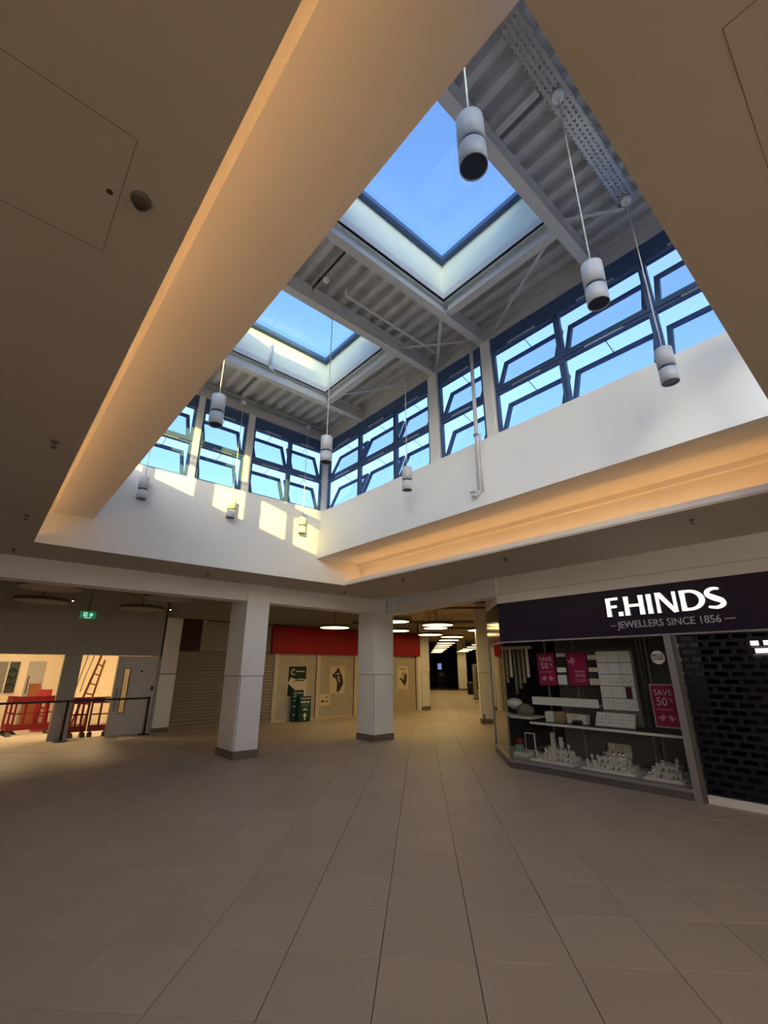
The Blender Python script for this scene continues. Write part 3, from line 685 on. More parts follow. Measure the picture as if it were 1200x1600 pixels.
# sprinklers and detectors on the soffit
def sprinkler(x, y, label):
    t = thing('sprinkler', label, 'sprinkler', (x, y, ZS), 0, 'sprinkler heads on the soffit')
    bm = BM(); lathe(bm, [(0, -0.001), (0.032, -0.001), (0.036, -0.006), (0.02, -0.012), (0, -0.012)], seg=16); part('rosette', bm, 'detector', t, local=True)
    bm = BM(); cyl(bm, (0, 0, -0.01), (0, 0, -0.055), 0.008, 8); box(bm, -0.018, -0.014, -0.003, 0.003, -0.05, -0.01); box(bm, 0.014, 0.018, -0.003, 0.003, -0.05, -0.01); part('bulb', bm, 'detector', t, local=True)
    bm = BM(); lathe(bm, [(0, -0.055), (0.024, -0.055), (0.024, -0.058), (0, -0.058)], seg=12); part('deflector', bm, 'detector', t, local=True)
for x, y, lb in ((0.12, 4.30, 'sprinkler head on the left soffit, midway along the left edge'), (0.11, 6.83, 'sprinkler head on the left soffit near the far left corner of the opening'),
                 (0.105, 9.03, 'sprinkler head farthest left near the beam'), (6.48, 1.53, 'sprinkler head above the jeweller lettering'), (6.485, 4.31, 'sprinkler head above the jeweller side window corner'),
                 (6.49, 6.86, 'sprinkler head between the far corner of the opening and the jeweller'), (6.55, 9.03, 'sprinkler head right above the gap between the two columns'),
                 (3.17, 9.02, 'sprinkler head just left of the first column')): sprinkler(x, y, lb)
t = thing('smoke_detector', 'dark domed smoke detector on the left soffit beside the access panel', 'detector', (0.111, 1.613, ZS))
bm = BM(); lathe(bm, [(0, ZS - 0.0005), (0.038, ZS - 0.0005), (0.038, ZS - 0.012), (0.030, ZS - 0.017), (0, ZS - 0.017)], (0.111, 1.613, 0), 24); part('base', bm, 'detector', t)
bm = BM(); lathe(bm, [(0.02, ZS - 0.017), (0.024, ZS - 0.035), (0.014, ZS - 0.042), (0, ZS - 0.043)], (0.111, 1.613, 0), 20); part('sensor', bm, 'joint_dark', t)
# services in the exposed ceiling
for k, (t0, n0, t1, n1, z, r, lb) in enumerate(((2.9, -0.6, 2.9, 1.7, 3.42, 0.05, 'brown pipe crossing the exposed ceiling just past the beam'), (4.4, -1.2, 4.4, 2.5, 3.44, 0.035, 'thinner brown pipe crossing the exposed ceiling'),
        (8.4, -3.4, 8.4, 4.2, 3.40, 0.06, 'thick brown pipe crossing the exposed ceiling over the corridor mouth'), (11.4, -3.5, 11.4, 1.1, 3.42, 0.04, 'brown pipe crossing the ceiling deeper in the corridor'))):
    rod('service_pipe', [CP(t0, n0, z), CP(t1, n1, z)], r, 'service_pipe', lb, 'pipe', 'pipes in the exposed ceiling')
def duct(t0, t1, n0, n1, z0, z1, label):
    b_ = BM(); box(b_, t0, t1, n0, n1, z0, z1, CM); L = (t1 - t0)
    for k in range(1, 4): box(b_, t0 + L * k / 4 - 0.015, t0 + L * k / 4 + 0.015, n0 - 0.012, n1 + 0.012, z0 - 0.012, z1, CM)
    single('air_duct', b_, 'service_ceiling', label, 'duct', 'ducts in the exposed ceiling')
duct(7.5, 30, -3.2, -2.7, 3.5, 3.94, 'long brown air duct along the corridor ceiling')
duct(4.6, 10.0, 1.45, 1.9, 3.55, 3.94, 'short brown air duct above the red shop end')
b = BM(); box(b, 4.6, 7.6, 10.7, 11.3, 3.56, 3.949); single('air_duct', b, 'service_ceiling', 'flat brown duct between the two columns', 'duct', 'ducts in the exposed ceiling')
rod('service_pipe', [(-5, 12.0, 3.5), (8.0, 12.0, 3.5)], 0.045, 'service_pipe', 'brown pipe running along the dark ceiling on the left', 'pipe', 'pipes in the exposed ceiling')
for x, y, lb in ((1.55, 13.6, 'tiny bright ceiling spot left of the exit sign'), (3.95, 13.9, 'tiny bright ceiling spot right of the exit sign')):
    t = thing('ceiling_spot', lb, 'light', (x, y, 3.32), 0, 'tiny ceiling spots')
    bm = BM(); cyl(bm, (x, y, 3.31), (x, y, 3.36), 0.03, 12); cyl(bm, (x, y, 3.36), (x, y, 3.95), 0.006, 6); part('housing', bm, 'disc_rim', t)
    bm = BM(); ball(bm, (x, y, 3.308), 0.018, 10, 6); part('bulb', bm, 'spot_led', t)

# ================================================================== JEWELLER'S SHOP
JX = 7.875
t = thing('shop_sign', 'dark navy jeweller fascia with glowing white lettering', 'sign', (JX, 2.0, 2.21))
part('fascia_panel', BX(JX, JX + 0.10, -4.0, 5.53, 2.222, 2.97), 'navy_fascia', t)
b = BM(); box(b, 0, 1.7, -0.10, 0, 2.222, 2.97, CM); part('side_fascia_panel', b, 'navy_gloss', t)
b = BM(); box(b, JX - 0.012, JX + 0.1, -4.0, 5.53, 2.195, 2.221); part('bottom_trim', b, 'jewel_frame', t)
b = BM(); box(b, 0, 1.7, -0.10, 0.012, 2.195, 2.221, CM); part('bottom_trim', b, 'jewel_frame', t)
# lettering, in a frame whose x runs to the right along the front
LM = frame((JX - 0.056, 3.325, 2.527), (0, -1, 0), (0, 0, 1))
def stroke(pts, ws):
    """closed outline round a polyline with varying half widths"""
    L, R = [], []
    for i, p in enumerate(pts):
        a = pts[max(0, i - 1)]; c = pts[min(len(pts) - 1, i + 1)]
        dx, dy = c[0] - a[0], c[1] - a[1]; l = math.hypot(dx, dy) or 1; nx, ny = -dy / l, dx / l
        L.append((p[0] + nx * ws[i], p[1] + ny * ws[i])); R.append((p[0] - nx * ws[i], p[1] - ny * ws[i]))
    return L + R[::-1]
def catmull(P, n=8):
    out = []
    for i in range(len(P) - 1):
        p0, p1, p2, p3 = P[max(0, i - 1)], P[i], P[i + 1], P[min(len(P) - 1, i + 2)]
        for k in range(n):
            u = k / n
            out.append(tuple(0.5 * (2 * p1[j] + (p2[j] - p0[j]) * u + (2 * p0[j] - 5 * p1[j] + 4 * p2[j] - p3[j]) * u * u + (3 * p1[j] - p0[j] - 3 * p2[j] + p3[j]) * u ** 3) for j in range(len(p1))))
    out.append(P[-1]); return out
def letter_polys():
    H_ = 0.30; s = 0.034
    def bar(x, y0=0.0, y1=H_, w=s): return [(x - w * 1.08, y0), (x + w * 1.08, y0), (x + w * 0.94, (y0 + y1) / 2), (x + w * 1.08, y1), (x - w * 1.08, y1), (x - w * 0.94, (y0 + y1) / 2)]
    L = []
    L.append(('F', [bar(0.035), [(0.06, 0.262), (0.195, 0.262), (0.20, 0.305), (0.06, 0.30)], [(0.06, 0.135), (0.165, 0.135), (0.17, 0.178), (0.06, 0.175)]]))
    L.append(('.', [[(0.185, 0.0), (0.255, 0.0), (0.255, 0.066), (0.185, 0.066)]]))
    x = 0.325
    L.append(('H', [bar(x), bar(x + 0.225), [(x + 0.02, 0.13), (x + 0.21, 0.13), (x + 0.21, 0.172), (x + 0.02, 0.172)]]))
    L.append(('I', [bar(0.67)]))
    x = 0.79
    L.append(('N', [bar(x, 0, 0.30, 0.024), bar(x + 0.235, 0, 0.30, 0.024), [(x - 0.03, 0.305), (x + 0.055, 0.305), (x + 0.262, 0.0), (x + 0.20, -0.01)]]))
    x = 1.135
    out = [(x - 0.04, 0.0)]; 
    for k in range(0, 19):
        a = math.radians(-90 + 10 * k); out.append((x + 0.085 + 0.195 * math.cos(a), 0.15 + 0.15 * math.sin(a)))
    out.append((x - 0.04, 0.30)); out += [(x - 0.034, 0.2), (x - 0.034, 0.1)]
    inn = [(x + 0.034, 0.04)]
    for k in range(0, 19):
        a = math.radians(-90 + 10 * k); inn.append((x + 0.075 + 0.132 * math.cos(a), 0.15 + 0.112 * math.sin(a)))
    inn.append((x + 0.034, 0.26))
    L.append(('D', [bar(x), ('ring', out, inn)]))
    pts = catmull([(1.605, 0.272, .016), (1.53, 0.282, .021), (1.462, 0.252, .028), (1.458, 0.20, .034), (1.53, 0.150, .040), (1.612, 0.105, .036), (1.622, 0.052, .030), (1.555, 0.016, .022), (1.47, 0.024, .017), (1.445, 0.036, .015)], 6)
    L.append(('S', [stroke([(p[0], p[1]) for p in pts], [p[2] for p in pts])]))
    return L
def strip_poly(bm, poly, z0, z1, M):
    """solid from an outline made of two matching halves"""
    n = len(poly) // 2; A = poly[:n]; B = poly[n:][::-1]
    for i in range(n - 1): prism(bm, [A[i], A[i + 1], B[i + 1], B[i]], 'z', z0, z1, M)
for nm, polys in letter_polys():
    face, back = BM(), BM()
    for z0, z1, bm, dx in ((0.0, 0.006, face, 0), (-0.055, -0.0005, back, 0.0)):
        for p in polys:
            if isinstance(p, tuple):
                o_, i_ = p[1], p[2]
                for k in range(1, len(i_) - 2): prism(bm, [o_[k], o_[k + 1], i_[k + 1], i_[k]], 'z', z0, z1, LM)
                prism(bm, [(o_[1][0] - 0.06, o_[1][1]), o_[1], i_[1], (i_[0][0] - 0.02, i_[0][1])], 'z', z0, z1, LM)
                prism(bm, [(o_[19][0] - 0.06, o_[19][1]), o_[19], i_[19], (i_[20][0] - 0.02, i_[20][1])], 'z', z0, z1, LM)
            elif nm == 'S': strip_poly(bm, p, z0, z1, LM)
            else: prism(bm, p, 'z', z0, z1, LM)
    o = part('letter', face, 'letter_white', t, label='glowing white letter' if nm != '.' else 'glowing white full stop')
    part('return', back, 'letter_side', o)
b = BM(); text_into(b, 'JEWELLERS SINCE 1856', 0.152, frame((JX - 0.012, 2.49, 2.385), (0, -1, 0), (0, 0, 1)), 0.01, sx=0.93, off=0.001); part('small_lettering', b, 'text_grey', t)
b = BM()
for y0, y1 in ((3.325, 3.235), (1.745, 1.62)): box(b, JX - 0.012, JX - 0.001, min(y0, y1), max(y0, y1), 2.378, 2.390)
part('dash', b, 'text_grey', t)
# window: kerb, sill, glass, post
t = thing('shop_window', 'jeweller front display window with stone kerb and grey post', 'shop window', (JX, 4.0, 0))
part('kerb', BX(JX, JX + 0.085, 2.57, 5.53, 0, 0.10), 'jewel_kerb', t); part('sill', BX(JX - 0.015, JX + 0.085, 2.57, 5.54, 0.1002, 0.148), 'jewel_frame', t)
part('pane', BX(JX + 0.02, JX + 0.03, 4.10, 5.50, 0.148, 2.195), 'shop_glass', t); part('pane', BX(JX + 0.02, JX + 0.03, 2.58, 4.094, 0.148, 2.195), 'shop_glass', t)
b = BM(); cyl(b, (JX + 0.028, 5.512, 0.148), (JX + 0.028, 5.512, 2.195), 0.008, 6); part('corner_bead', b, 'jewel_frame', t)
b = BM(); box(b, JX - 0.02, JX + 0.12, 2.475, 2.569, 0, 2.195); part('post', b, 'jewel_frame', t)
b = BM(); box(b, JX + 0.0, JX + 0.13, 2.425, 2.474, 0, 2.195); part('shutter_guide', b, 'jewel_kerb', t)
t = thing('corner_window', 'jeweller side window turning the corner into the corridor', 'shop window', CP(0.85, 0), CROT)
b = BM(); box(b, 0.065, 1.7, -0.085, 0, 0, 0.10, CM); part('kerb', b, 'jewel_kerb', t)
b = BM(); box(b, 0.065, 1.7, -0.085, 0.015, 0.1002, 0.148, CM); part('sill', b, 'jewel_frame', t)
b = BM(); box(b, 0.065, 1.66, -0.03, -0.02, 0.148, 2.195, CM); part('side_pane', b, 'side_glass', t)
b = BM(); box(b, 1.66, 1.72, -0.09, 0.0, 0.1481, 2.195, CM); part('end_post', b, 'jewel_frame', t)
# brick-pattern shutter
t = thing('roller_shutter', 'black brick-slot roller shutter closed beside the jeweller window', 'shutter', (JX + 0.07, 0.9, 0))
def slat_mesh(shift):
    bm = BM(); pit = 0.215; hole = 0.165; y0, y1 = -3.9, 2.42
    box(bm, JX + 0.06, JX + 0.075, y0, y1, 0, 0.021); box(bm, JX + 0.06, JX + 0.075, y0, y1, 0.079, 0.0985)
    y = y1 - 0.03 + (pit / 2 if shift else 0)
    while y > y0:
        a = max(y0, y - (pit - hole) / 2); c = min(y1, y + (pit - hole) / 2)
        if c > a: box(bm, JX + 0.06, JX + 0.075, a, c, 0.021, 0.079)
        y -= pit
    return bm
sl = []
for sft in (False, True):
    o_ = part('slat', slat_mesh(sft), 'shutter_dark', t); sl.append(o_)
zb = 0.105
sl[0].location.z = zb; sl[1].location.z = zb + 0.0995
for k in range(2, 21):
    o_ = sl[k % 2].copy(); COL.objects.link(o_); o_.location.z = zb + 0.0995 * k
part('bottom_rail', BX(JX + 0.02, JX + 0.09, -3.9, 2.42, 0.0, 0.10), 'display_white', t)
# interior of the shop
b = BM(); box(b, JX + 0.1, 13.4, -7, -6.9, 0, 3.9); box(b, 13.3, 13.4, -6.9, 6.3, 0, 3.9); prism(b, [(9.06, 6.70), (9.14, 6.62), (13.4, 6.2), (13.4, 6.35)], 'z', 0, 3.9)
struct('wall_jeweller', b, 'shop_dark', 'dark inner walls of the jeweller')
b = BM(); prism(b, [(JX + 0.1, -6.9), (13.3, -6.9), (13.3, 6.25), (9.1, 6.66), (JX + 0.13, 5.45)], 'z', 2.36, 2.42); struct('ceiling_jeweller', b, 'shop_dark', 'dark ceiling inside the jeweller')
b = BM(); box(b, JX, JX + 0.12, -12, -4.0, 0, 2.97); struct('wall_jeweller_front', b, 'grey_wall', 'wall beyond the jeweller shutter')
b = BM(); prism(b, [(JX + 0.09, 2.57), (JX + 0.09, 5.47), (9.12, 6.57), (9.25, 6.4), (8.98, 5.0), (8.98, 2.57)], 'z', 0.0, 0.135); single('window_platform', b, 'display_cream', 'low pale display floor inside the jeweller window', 'platform')
b = BM(); box(b, 7.99, 13.3, -6.9, 2.44, 0.0, 0.004); box(b, 9.1, 13.3, 2.44, 6.2, 0.0, 0.004); struct('floor_jeweller', b, 'shop_black', 'black floor added inside the jeweller to darken the shutter slots')  # black floor added so the shutter slots show dark
b = BM(); box(b, 9.0, 9.03, 2.45, 3.3, 0.14, 2.3); box(b, 9.0, 9.03, 3.34, 5.0, 0.14, 2.3);
single('backdrop_panel', b, 'shop_grey', 'dark backdrop behind the jeweller display', 'panel')
b = BM(); box(b, JX + 0.14, 9.0, 2.44, 2.47, 0.005, 2.3); single('side_screen', b, 'shop_black', 'black screen between the display and the shutter', 'screen')  # made black so the slots in front of it stay dark
t = thing('glint_cabinet', 'cabinet added deep inside, its glowing panels standing for glints in the shutter slots', 'cabinet', (11.2, 1.7, 0))
part('body', BX(11.2, 11.6, 0.6, 2.5, 0.0, 2.3), 'shop_dark', t)
part('glint_panel', BX(11.17, 11.199, 1.55, 2.16, 1.95, 2.22), 'glint_glow', t); part('glint_panel', BX(11.17, 11.199, 1.2, 1.45, 1.75, 2.1), 'glint_glow', t)  # glowing panels added to stand for glints inside the shop
b = BM()
for y, z in ((2.0, 1.32), (1.8, 1.24), (2.35, 1.3), (1.92, 1.05), (2.1, 1.12)): box(b, 11.17, 11.199, y - 0.03, y + 0.03, z - 0.015, z + 0.015)
part('glints', b, 'silver', t)

# ---------------- posters in the jeweller window
def bird(cx, cy, s, flip=1):
    P = [(-1.0, 0.1), (-0.7, 0.35), (-0.35, 0.2), (0.0, 0.75), (0.25, 0.8), (0.3, 0.55), (0.6, 0.6), (0.95, 0.35), (0.7, 0.2), (0.5, -0.35), (0.1, -0.6), (-0.3, -0.5), (-0.45, -0.15)]
    P = [(cx + flip * x * s, cy + y * s) for x, y in P]
    return P if flip > 0 else P[::-1]
def swallow(cx, cy, s):
    P = [(-0.05, 1.0), (0.12, 0.45), (0.55, 0.75), (0.35, 0.2), (0.75, 0.05), (0.3, -0.1), (0.15, -0.9), (-0.05, -0.35), (-0.7, -0.3), (-0.95, 0.35), (-0.5, 0.1), (-0.25, 0.25)]
    return [(cx + x * s, cy + y * s) for x, y in P]
def poly_fan(bm, pts, M, z0, z1):
    prism(bm, pts, 'z', z0, z1, M)
def sale_poster(name, label, X, yl, z0, w, h, kind, tilt=0.0, dim=False, group='pink sale posters'):
    t = thing(name, label, 'poster', (X, yl - w / 2, z0), 0, group)
    M = frame((X, yl, z0), (0, -1, 0), (math.sin(tilt), 0, math.cos(tilt)))
    bm = BM(); box(bm, -0.012, w + 0.012, -0.012, h + 0.012, -0.012, 0, M); part('backing', bm, 'display_cream' if dim else 'pink_dark', t)
    bm = BM(); box(bm, 0, w, 0, h, 0.0002, 0.002, M); part('print', bm, 'pink', t)
    bm = BM()
    def T(s, size, x, y, sx=1.0): text_into(bm, s, size, M @ Matrix.Translation((x, y, 0.0021)), 0.001, sx=sx)
    if kind == 'save':
        T('SAVE', h * 0.2, w * 0.5, h * 0.81); T('50', h * 0.27, w * 0.40, h * 0.59); T('%', h * 0.13, w * 0.80, h * 0.63); 
        box(bm, w * 0.15, w * 0.85, h * 0.405, h * 0.415, 0.0021, 0.003, M)
        part('lettering', bm, 'text_pale', t)
        bm = BM(); poly_fan(bm, bird(w * 0.30, h * 0.20, w * 0.19), M, 0.0021, 0.003); poly_fan(bm, bird(w * 0.72, h * 0.20, w * 0.19, -1), M, 0.0021, 0.003)
        part('bird_print', bm, 'pink_pale', t)
    else:
        T('SUMMER', h * 0.085, w * 0.62, h * 0.42); T('SALE', h * 0.16, w * 0.62, h * 0.30)
        for k in range(2): box(bm, w * 0.35, w * 0.9, h * (0.17 - 0.05 * k), h * (0.18 - 0.05 * k), 0.0021, 0.003, M)
        part('lettering', bm, 'text_pale', t)
        bm = BM(); poly_fan(bm, swallow(w * 0.28, h * 0.74, w * 0.28), M, 0.0021, 0.003); part('bird_print', bm, 'pink_pale', t)
sale_poster('sale_poster', 'pink poster reading SAVE 50% hanging at the left of the jeweller window', 8.5, 5.125, 1.415, 0.36, 0.585, 'save')
sale_poster('sale_poster', 'pink poster reading SUMMER SALE with a swallow in the jeweller window', 8.5, 4.505, 1.425, 0.365, 0.57, 'sale')
sale_poster('sale_poster', 'darker pink SAVE 50% poster standing on the shelf by the post', 8.15, 2.99, 0.885, 0.33, 0.59, 'save', dim=True)
t = thing('round_sticker', 'round white price promise sticker on the window by the post', 'sticker', (8.1, 2.75, 1.88))
M = frame((7.91, 2.712, 1.88), (0, -1, 0), (0, 0, 1))
bm = BM(); flat(bm, [(0.098 * math.cos(k * math.pi / 16), 0.098 * math.sin(k * math.pi / 16)) for k in range(32)], M, 0, 0.002); part('disc', bm, 'display_white', t)
bm = BM(); text_into(bm, 'PRICE', 0.062, M @ Matrix.Translation((0, 0.022, 0.0021)), 0.001, off=0.0015); text_into(bm, 'PROMISE', 0.042, M @ Matrix.Translation((0, -0.024, 0.0021)), 0.001, off=0.001); part('lettering', bm, 'black', t)
# necklace stand: fifteen white cards and a sloping tray of three
t = thing('necklace_stand', 'tall stand of white jewellery cards, three across, in the jeweller window', 'display stand', (8.55, 3.65, 0.8))
A0, A1 = Vector((8.5, 3.93, 2.01)), Vector((8.5, 3.35, 2.01))
part('backboard', BX(8.53, 8.55, 3.32, 3.96, 0.80, 2.03), 'shop_grey', t)
for r in range(5):
    for c in range(3):
        y1 = 3.945 - c * 0.197; z1 = 2.005 - r * 0.194
        bm = BM(); box(bm, 8.512, 8.529, y1 - 0.19, y1, z1 - 0.182, z1); cd = part('card', bm, 'display_white', t)
        if r >= 2:
            bm = BM(); N_ = 14
            if r == 2 and c > 0:
                for k in range(N_):
                    a = math.pi * (0.05 + 0.9 * k / (N_ - 1)); ball(bm, (8.508, y1 - 0.095 + 0.062 * math.cos(a), z1 - 0.05 - 0.085 * math.sin(a)), 0.006, 6, 4)
            else:
                for k in range(4): ball(bm, (8.508, y1 - 0.035 - 0.04 * k, z1 - 0.07 - 0.05 * ((k * 7 + r + c) % 2)), 0.008, 6, 4)
            part('necklace', bm, 'gold' if (r + c) % 3 == 0 else 'silver', cd)
part('purple_card', BX(8.508, 8.511, 3.42, 3.52, 1.24, 1.42), 'pink_dark', t)
t = thing('ring_tray', 'sloping white tray of rings below the necklace cards', 'display tray', (8.4, 3.7, 0.8))
TM = frame((8.34, 4.04, 0.80), (0, -1, 0), (0.5, 0, 0.86))
bm = BM(); box(bm, -0.01, 0.64, -0.01, 0.235, -0.03, 0, TM); part('wedge', bm, 'display_cream', t)
for c in range(3):
    bm = BM(); box(bm, 0.01 + c * 0.208, 0.20 + c * 0.208, 0.0, 0.215, 0.001, 0.010, TM); pd = part('pad', bm, 'display_white', t)
    bm = BM()
    for k in range(9): cyl(bm, TM @ Vector((0.04 + c * 0.208 + (k % 3) * 0.06, 0.05 + (k // 3) * 0.06, 0.011)), TM @ Vector((0.04 + c * 0.208 + (k % 3) * 0.06, 0.05 + (k // 3) * 0.06, 0.02)), 0.009, 8)
    part('ring', bm, 'silver', pd)
# shelves
t = thing('glass_shelf', 'long white-edged shelf across the jeweller window at waist height', 'shelf', (8.4, 4.0, 0.76))
part('board', BX(8.15, 8.95, 2.58, 5.2, 0.735, 0.775), 'shop_dark', t); part('edge', BX(8.135, 8.1495, 2.58, 5.2, 0.74, 0.778), 'display_white', t)
for y in (5.1, 4.5, 3.32, 3.18, 2.8):
    part('upright', BX(8.77, 8.80, y - 0.015, y + 0.015, 0.136, 2.3), 'jewel_frame', t)
t = thing('upper_shelf', 'short white shelf below the two pink posters', 'shelf', (8.6, 4.65, 1.08))
part('board', BX(8.45, 8.75, 3.99, 5.29, 1.085, 1.10), 'display_white', t); part('lip', BX(8.435, 8.449, 3.99, 5.29, 1.06, 1.20), 'display_white', t)
for i, (y0, y1, z0, z1, m, lb) in enumerate(((4.535, 4.72, 1.93, 1.99, 'display_white', 'small white price card high between the two pink posters'), (4.55, 4.735, 1.65, 1.735, 'display_white', 'small white price card halfway between the two pink posters'),
        (4.56, 4.74, 1.43, 1.60, 'display_white', 'square white notice low between the two pink posters'), (3.90, 4.105, 1.87, 1.95, 'display_cream', 'top of three cream cards beside the SUMMER SALE poster'),
        (3.91, 4.115, 1.66, 1.735, 'display_cream', 'middle of three cream cards beside the SUMMER SALE poster'), (3.915, 4.125, 1.44, 1.545, 'display_cream', 'lowest of three cream cards beside the SUMMER SALE poster'))):
    bm = BM(); box(bm, 8.51, 8.522, y0, y1, z0, z1); single('price_card', bm, m, lb, 'card', 'price cards between the posters')
# boxes on the waist shelf
def jbox(x, y0, y1, z0, z1, m, lid, label, name='gift_box'):
    t = thing(name, label, 'box', (x, (y0 + y1) / 2, z0), 0, 'boxes on the waist shelf')
    part('base', BX(x, x + 0.14, y0, y1, z0, z0 + (z1 - z0) * 0.55), m, t); part('lid', BX(x - 0.004, x + 0.144, y0 - 0.004, y1 + 0.004, z0 + (z1 - z0) * 0.56, z1), lid, t)
jbox(8.40, 4.86, 5.02, 0.776, 0.95, 'display_white', 'display_white', 'white gift box left of the tan box on the waist shelf')
jbox(8.40, 4.64, 4.82, 0.776, 0.96, 'tan_leather', 'tan_leather', 'tan leather box on the waist shelf')
jbox(8.42, 4.44, 4.60, 0.776, 0.94, 'display_white', 'display_cream', 'white gift box just right of the tan box')
jbox(8.46, 4.26, 4.42, 0.776, 0.93, 'display_white', 'display_white', 'white gift box farthest right on the waist shelf')
t = thing('watch_cushion', 'black cushion with coiled bracelets before the white gift boxes', 'cushion', (8.3, 4.35, 0.776))
bm = BM(); ball(bm, (8.32, 4.36, 0.815), 0.10, 16, 8, 0.38); part('cushion', bm, 'black', t)
bm = BM()
for k in range(3): 
    for j in range(14):
        a = 2 * math.pi * j / 14; ball(bm, (8.30 + 0.03 * math.cos(a), 4.30 + 0.055 * k + 0.03 * math.sin(a), 0.855), 0.007, 5, 3)
part('bracelet', bm, 'silver', t)
# three stepped displays on the window floor
def watch(bmw, x, y, z):
    """a watch strapped round a small block"""
    N_ = 16
    for k in range(N_):
        a0, a1 = 2 * math.pi * k / N_, 2 * math.pi * (k + 1) / N_
        M = None
        p = [(x + 0.026 * math.cos(a), z + 0.03 + 0.03 * math.sin(a)) for a in (a0, a1)]
        q = [(x + 0.022 * math.cos(a), z + 0.03 + 0.026 * math.sin(a)) for a in (a0, a1)]
        prism(bmw, [p[0], p[1], q[1], q[0]], 'y', y - 0.009, y + 0.009)
    cyl(bmw, (x - 0.034, y, z + 0.032), (x - 0.024, y, z + 0.032), 0.018, 12)
def stepped(label, yl, yr_, xf_, items, group='white stepped jewellery displays'):
    t = thing('stepped_display', label, 'display', (xf_ + 0.2, (yl + yr_) / 2, 0.136), 0, group)
    w = yl - yr_
    part('base_tray', BX(xf_, xf_ + 0.5, yr_, yl, 0.136, 0.165), 'display_white', t)
    part('low_step', BX(xf_ + 0.12, xf_ + 0.5, yr_ + w * 0.12, yl - w * 0.08, 0.165, 0.225), 'display_white', t)
    part('high_step', BX(xf_ + 0.26, xf_ + 0.5, yr_ + w * 0.25, yl - w * 0.2, 0.225, 0.30), 'display_white', t)
    rnd = random.Random(int(yl * 100))
    for k in range(items):
        row = k % 3; z = (0.165, 0.225, 0.30)[row]; x = xf_ + (0.05, 0.18, 0.33)[row]; y = yr_ + w * ((0.12, 0.18, 0.28)[row] + (0.76, 0.66, 0.5)[row] * (k // 3) / max(1, (items - 1) // 3)) + rnd.uniform(-0.02, 0.02)
        typ = rnd.choice(('watch', 'bust', 'block', 'watch'))
        bm = BM()
        if typ == 'bust':
            lathe(bm, [(0.0, 0), (0.03, 0), (0.014, 0.02), (0.012, 0.05), (0.03, 0.085), (0.02, 0.12), (0, 0.125)], (x, y, z), 14); o = part('bust', bm, 'display_cream', t)
            bm = BM()
            for j in range(10): a = 2 * math.pi * j / 10; ball(bm, (x + 0.024 * math.cos(a), y + 0.024 * math.sin(a), z + 0.09), 0.005, 5, 3)
            part('necklace', bm, 'silver', o)
        elif typ == 'block':
            box(bm, x - 0.02, x + 0.03, y - 0.025, y + 0.025, z, z + 0.07); o = part('block', bm, 'display_white', t)
            bm = BM(); cyl(bm, (x - 0.03, y, z + 0.05), (x - 0.021, y, z + 0.05), 0.016, 12); part('ring', bm, 'silver', o)
        else:
            box(bm, x - 0.018, x + 0.018, y - 0.022, y + 0.022, z, z + 0.052); o = part('cushion', bm, 'display_white', t)
            bm = BM(); watch(bm, x, y, z + 0.002); part('watch', bm, 'silver' if rnd.random() < .75 else 'gold', o)
stepped('white stepped jewellery display at the left on the window floor', 5.24, 4.42, 8.1, 22)
stepped('white stepped jewellery display in the middle of the window floor', 4.27, 3.44, 8.1, 20)
stepped('white stepped jewellery display at the right by the post', 3.30, 2.74, 8.1, 17)
for y0, y1, z1, lb in ((5.02, 5.10, 0.56, 'tall slim white earring tower, left of two'), (4.86, 4.93, 0.50, 'slim white earring tower, right of two')):
    t = thing('earring_tower', lb, 'display stand', (8.64, (y0 + y1) / 2, 0.3), 0, 'earring towers')
    part('column', BX(8.62, 8.66, y0, y1, 0.136, z1), 'display_white', t); bm = BM()
    for k in range(6): ball(bm, (8.615, (y0 + y1) / 2 + (0.018 if k % 2 else -0.018), 0.35 + 0.03 * k), 0.007, 6, 4)
    part('earring', bm, 'silver', t)
t = thing('watch_roll', 'large silver bangle cushion on the middle stepped display', 'cushion', (8.42, 3.85, 0.3))
bm = BM(); cyl(bm, (8.45, 4.02, 0.355), (8.45, 3.66, 0.355), 0.045, 16); part('roll', bm, 'display_cream', t)
for y in (3.97, 3.86, 3.76, 3.69):
    bm = BM(); cyl(bm, (8.45, y + 0.016, 0.355), (8.45, y - 0.016, 0.355), 0.052, 16); part('bangle', bm, 'silver', t)
for k, (y0, lb) in enumerate(((4.02, 'left of three small beige cards behind the middle display'), (3.89, 'middle of three small beige cards behind the middle display'), (3.76, 'right of three small beige cards behind the middle display'))):
    bm = BM(); box(bm, 8.64, 8.66, y0 - 0.12, y0, 0.30, 0.50); single('price_card', bm, 'display_cream', lb, 'card', 'beige cards behind the middle display')
t = thing('picture_frame', 'small black card in a white frame standing in the window corner', 'frame', (8.6, 5.53, 0.14))
part('frame', BX(8.60, 8.62, 5.42, 5.64, 0.20, 0.52), 'display_white', t); part('card', BX(8.594, 8.5995, 5.44, 5.62, 0.22, 0.50), 'black', t); part('strut', BX(8.62, 8.70, 5.52, 5.54, 0.136, 0.40), 'display_white', t)
bm = BM(); box(bm, 8.30, 8.55, 5.45, 5.72, 0.136, 0.20); single('display_plinth', bm, 'display_white', 'low white plinth in the window corner', 'plinth')
bm = BM(); box(bm, 8.33, 8.41, 5.56, 5.70, 0.201, 0.32); single('gift_box', bm, 'mint', 'small mint green box on the corner plinth', 'box')
bm = BM(); ball(bm, (8.66, 5.80, 0.33), 0.08, 14, 8, 0.8); cyl(bm, (8.66, 5.80, 0.136), (8.66, 5.80, 0.3), 0.05, 12); single('red_pouch', bm, 'deep_red', 'dark red velvet pouch in the window corner', 'pouch')
